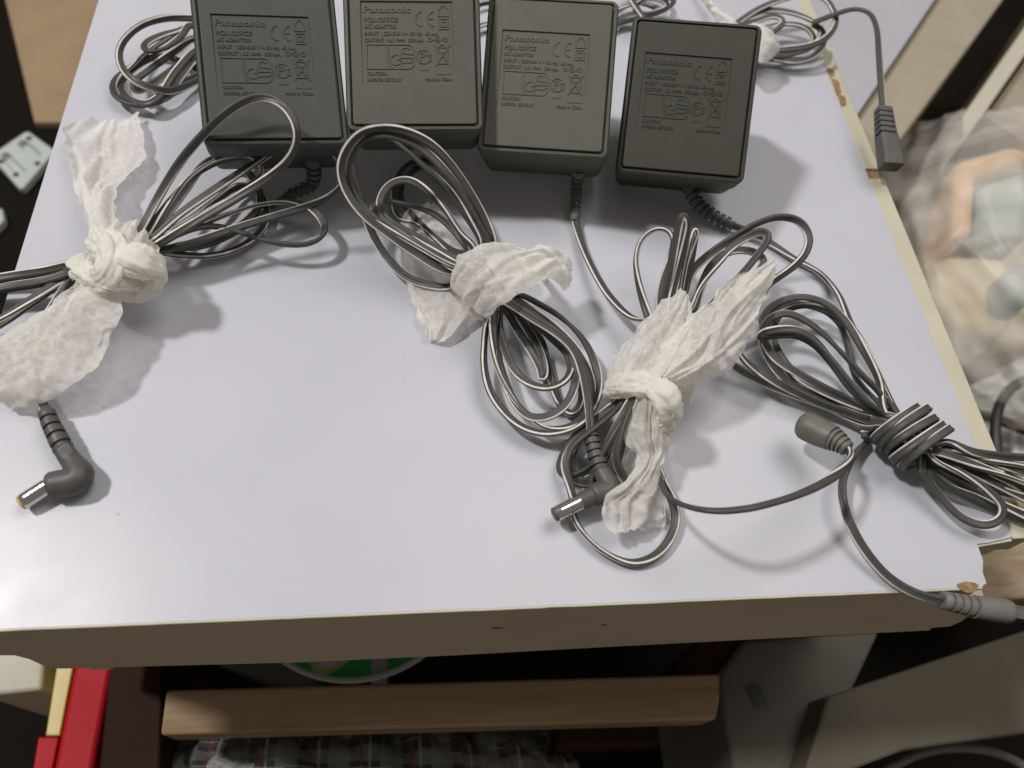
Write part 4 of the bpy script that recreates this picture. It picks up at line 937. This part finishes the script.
# right: boards and panels leaning beside the table
def bar(name, p0, p1, w0, z, h, m, label, cat, w1=None, bev=1.5):
    """long board lying along p0-p1 (pixel, seen at height z); w0 is its width in mm to the right of that line"""
    a, b = at(*p0, z), at(*p1, z); d = (b - a).normalized(); s = Vector((d.y, -d.x, 0)) * w0
    V, Fc = prism(ccw([(q.x, q.y) for q in (a, b, b + s, a + s)]), z - h, z)
    o = mesh(name, V, Fc, m, None, False, at_mm=((a.x + b.x) / 2, (a.y + b.y) / 2, z - h)); bevel(o, bev); return tag(o, label, cat)
slab('white_side_panel', [(700, 140), (700, -160), (1010, -112), (935, 0), (859, 113), (836, 148)], -290, -60, 'shelf', 'pale grey white panel beyond the right table edge', 'cabinet', 1.0)  # a single loose white panel, drawn as a thick slab
slab('beige_board', [(859, 114.5), (936, 0), (1012, -112), (1078, -112), (1003, 0), (900, 141), (846, 190), (838, 148)], -300, -66, 'beige', 'beige brown board next to the pale panel', 'board', 1.5)
slab('olive_tube_rail', [(960, 118), (1030, 12), (1052, -20), (1084, -20), (1062, 12), (985, 128)], -260, -215, 'olive', 'dark olive rail in the gap between two boards', 'rail', 12)
slab('cream_board', [(963, 116), (1024, 28), (1064, -30), (1084, -30), (1040, 34), (983, 116), (965, 140)], -300, -92, 'cream', 'cream board edge leaning behind the plastic bag', 'board', 1.5)
slab('tan_board', [(986, 116), (1043, 35), (1090, -30), (1220, -30), (1150, 116), (1040, 150)], -300, -104, 'beige', 'tan flat board in the top right corner behind the bag', 'board', 1.5)

# plastic bag with coloured bits inside
bagc = at(985, 262, -120)
bag = thing('plastic_bag', 'translucent plastic bag full of coloured parts right of the table', 'bag', (bagc.x, bagc.y, FLOOR))
cen = at(1003, 262, -150); V = []; Fc = []; nu_, nv_ = 150, 96
for i in range(nv_ + 1):
    th = math.pi * i / nv_
    for j in range(nu_):
        ph = 2 * math.pi * j / nu_
        dirv = Vector((math.sin(th) * math.cos(ph), math.sin(th) * math.sin(ph), math.cos(th)))
        r = 1 + .10 * noise.noise(dirv * 2.1 + Vector((3, 1, 7)))
        cr = 1 - abs(noise.noise(Vector((dirv.x * 5 + dirv.y * 2, dirv.y * 3.2, dirv.z * 5)) + Vector((9, 4, 2)))) * 2
        cr2 = 1 - abs(noise.noise(Vector((dirv.x * 13 + dirv.y * 5, dirv.y * 7, dirv.z * 11)))) * 2
        p0_ = Vector((dirv.x * 3.5 + dirv.z * 2, dirv.y * 2.2 - dirv.x, dirv.z * 4)); cr3 = 1 - abs(noise.noise(p0_ * 1.0 + Vector((5, 2, 8)))) * 2.6
        p = cen + Vector((dirv.x * 104 * r, dirv.y * 128 * r, dirv.z * 78 * r)) + dirv * (1.6 * cr + .25 * cr2 + 5.0 * cr3)
        V.append(p)
for i in range(nv_):
    for j in range(nu_): Fc.append((i * nu_ + j, (i + 1) * nu_ + j, (i + 1) * nu_ + (j + 1) % nu_, i * nu_ + (j + 1) % nu_))
mesh('film', V, Fc, 'film', bag, True)
def inner(name, px, z0, z1, m, label, cat): o = slab(name, px, z0, z1, m, label, cat, 9.0); o.modifiers['bevel'].segments = 5; return o
inner('orange_part', [(958, 158), (1030, 140), (1034, 158), (978, 176), (975, 232), (955, 236)], -170, -112, 'orange', 'orange angled plastic part inside the bag', 'plastic part')
inner('blue_part', [(980, 182), (1030, 165), (1030, 240), (982, 232)], -180, -122, 'blue', 'blue grey plastic part beside the orange one in the bag', 'plastic part')
inner('ivory_box', [(940, 250), (1012, 256), (1015, 330), (962, 330), (936, 290)], -200, -136, 'ivory', 'ivory coloured box at the bottom of the plastic bag', 'box')
inner('small_blue_part', [(1006, 268), (1040, 250), (1040, 300), (1010, 300)], -180, -114, 'blue', 'small blue grey part at the right side of the bag', 'plastic part')
inner('tan_box', [(905, 185), (960, 165), (1050, 150), (1060, 345), (960, 345), (925, 270)], -250, -176, 'ivory', 'large tan box filling the back of the plastic bag', 'box')
inner('pale_part', [(912, 172), (950, 160), (950, 240), (925, 246)], -200, -150, 'cream', 'pale flat part at the left side of the bag', 'plastic part')
# below the bag: cables and a white cloth
cloth_w = cloth('white_rag', [((960, 392, -200), (1040, 340, -190), 6), ((975, 430, -215), (1060, 400, -200), 14), ((985, 470, -220), (1070, 470, -205), 16), ((995, 500, -225), (1075, 520, -220), 8)], None, folds=3, famp=9, crumple=4, seed=3.3, thick=1.2, fray=0, mats='wprint', at_mm=at(1010, 430, FLOOR))
tag(cloth_w, 'crumpled white rag on the floor under the plastic bag', 'rag')
def cable(pts, r, m, label):
    p0 = at(*pts[0]); o = tube('cable', pts, [(0, r), (1, r)], m, None, n=10, at_mm=(p0.x, p0.y, FLOOR)); return tag(o, label, 'cable', 'loose cables round the table')
cable([(1046, 372, -150), (1012, 388, -150), (998, 410, -152), (996, 440, -155), (1004, 470, -160), (1030, 492, -165)], 3.2, 'blackcable', 'dark cable curving over the white rag at the right edge')
cable([(960, 412, -190), (985, 416, -185), (1010, 424, -180), (1046, 440, -175)], 3.6, 'blackcable', 'straight black cable crossing the white rag')
slab('worn_board', [(930, 470), (1060, 455), (1080, 596), (985, 600), (950, 560)], -250, -200, 'paleboard', 'pale worn wooden board on the floor right of the broken corner', 'board', 1.5)

# below the front edge
slab('wooden_bar', [(166, 690), (720, 674), (720, 700), (716, 720), (160, 735)], -172, -150, 'wood', 'brown wooden bar under the front of the table', 'wooden bar', 1.5)
slab('short_wooden_bar', [(560, 722), (658, 719), (660, 746), (556, 750)], -215, -188, 'dwood', 'short dark wooden bar just below the long wooden bar', 'wooden bar', 1.5)
slab('support_block', [(660, 682), (700, 640), (770, 634), (735, 682)], -215, -176, 'dwood', 'dark brown wooden block between long bar and grey case', 'wooden block', 1.5)
slab('dark_post', [(112, 640), (164, 640), (160, 775), (98, 775)], -235, -178, 'dwood', 'dark red brown wooden post beside the red box', 'wooden post', 1.5)
case = slab('grey_case', [(717, 676), (745, 640), (880, 632), (846, 705), (800, 790), (738, 790)], -300, -172, 'case', 'dark grey metal case with a slot, below the table front', 'case', 2.5)
slab('grey_board', [(828, 696), (985, 644), (1070, 616), (1080, 726), (905, 750), (800, 790)], -185, -150, 'greyboard', 'grey beige board jutting out below the broken corner', 'board', 1.5)
q = at(758, 697, -172)
V, Fc = prism(ccw([(q.x - 3, q.y - 6), (q.x + 5, q.y - 6), (q.x + 2, q.y + 6), (q.x - 6, q.y + 6)]), -172.2, -171.5); mesh('slot', V, Fc, 'black', case, False)
cable([(860, 790, -200), (890, 768, -200), (925, 752, -198), (965, 748, -198), (1005, 756, -200), (1040, 776, -200)], 2.6, 'boot_light', 'pale grey cable curving past the case at bottom right')
# red and yellow box
rb = thing('red_box', 'glossy red and yellow card box standing at the bottom left', 'box', at(75, 720, -250))
def part_slab(name, px, z0, z1, m, par, bev=1.0):
    poly = ccw([(at(a, b, z1).x, at(a, b, z1).y) for a, b in px]); V, Fc = prism(poly, z0, z1)
    return bevel(mesh(name, V, Fc, m, par, False), bev)
part_slab('red_side', [(76, 655), (114, 655), (90, 785), (50, 785)], -300, -190, 'red', rb, 2.5)
part_slab('yellow_side', [(58, 655), (75.5, 655), (60, 736), (45, 736)], -300, -193, 'ycard', rb, .8)
part_slab('red_flap', [(38, 737), (59, 737), (49, 785), (30, 785)], -300, -194, 'red', rb, .8)
slab('cream_block', [(-20, 640), (46, 640), (42, 690), (-20, 696)], -290, -205, 'cream', 'cream coloured block left of the red box below the table', 'block', 2)
# green tin
tc = at(358, 560, -190)
tin = thing('green_tin', 'round green tin with a white rim under the table front', 'tin', (tc.x, tc.y, FLOOR))
RT = (at(358, 683, -190) - tc).length
def disc(name, r0, r1, z0, z1, m, par, n=64):
    rings = [[(tc.x + r * math.cos(2 * math.pi * k / n), tc.y + r * math.sin(2 * math.pi * k / n), z) for k in range(n)] for r, z in ((r0, z0), (r0, z1), (r1, z1))]
    V, Fc = loft(rings, True, r1 > 0.01); return mesh(name, V, Fc, m, par, .6)
disc('tin_body', RT - 26, RT - 30, FLOOR, -194, 'case', tin)
disc('lid', RT - 2.6, RT - 2.8, -194, -190, 'green', tin)
rim = [[(tc.x + (RT - 1.3 + 1.5 * math.cos(b)) * math.cos(a), tc.y + (RT - 1.3 + 1.5 * math.cos(b)) * math.sin(a), -189.6 + 1.6 * math.sin(b)) for b in [2 * math.pi * j / 10 for j in range(10)]] for a in [2 * math.pi * k / 72 for k in range(73)]]
V, Fc = loft(rim, False, False); mesh('rim', V, Fc, 'wprint', tin, True)
def decal(name, px, z, m):
    V, Fc = prism(ccw([(at(a, b, z).x, at(a, b, z).y) for a, b in px]), z - .3, z); return mesh(name, V, Fc, m, tin, False)
decal('printed_shield', [(304, 640), (354, 640), (348, 662), (332, 672), (322, 676), (312, 670)], -189.6, 'yprint')
decal('printed_shield_centre', [(313, 640), (350, 640), (342, 660), (328, 668), (320, 668)], -189.2, 'wprint')
decal('printed_band', [(372, 640), (388, 640), (387, 690), (371, 690)], -189.6, 'shelf')
# plaid cloth
pc_ = cloth('plaid_cloth', [((112, 800, -215), (590, 812, -215), 8), ((125, 775, -212), (585, 785, -212), 14), ((135, 756, -214), (575, 762, -214), 16), ((150, 742, -222), (560, 744, -222), 12), ((165, 732, -245), (545, 730, -245), 4)], None, folds=5.5, famp=6, crumple=3.5, seed=5.1, nu=110, nv=50, thick=1.5, fray=0, mats='plaid', at_mm=at(350, 760, FLOOR), uv=True)
tag(pc_, 'dark plaid checked cloth heaped below the wooden bar', 'cloth')
fz = cloth('fleece_hem', [((126, 780, -203), (300, 784, -203), 1), ((134, 762, -203), (306, 770, -205), 1.5), ((142, 753, -208), (304, 762, -211), .5)], None, folds=9, famp=.8, crumple=1.2, seed=8.8, nu=80, nv=16, thick=2.5, fray=2.0, mats='fleece', at_mm=at(210, 760, FLOOR))
tag(fz, 'fuzzy white hem lying on the plaid cloth at bottom left', 'cloth')
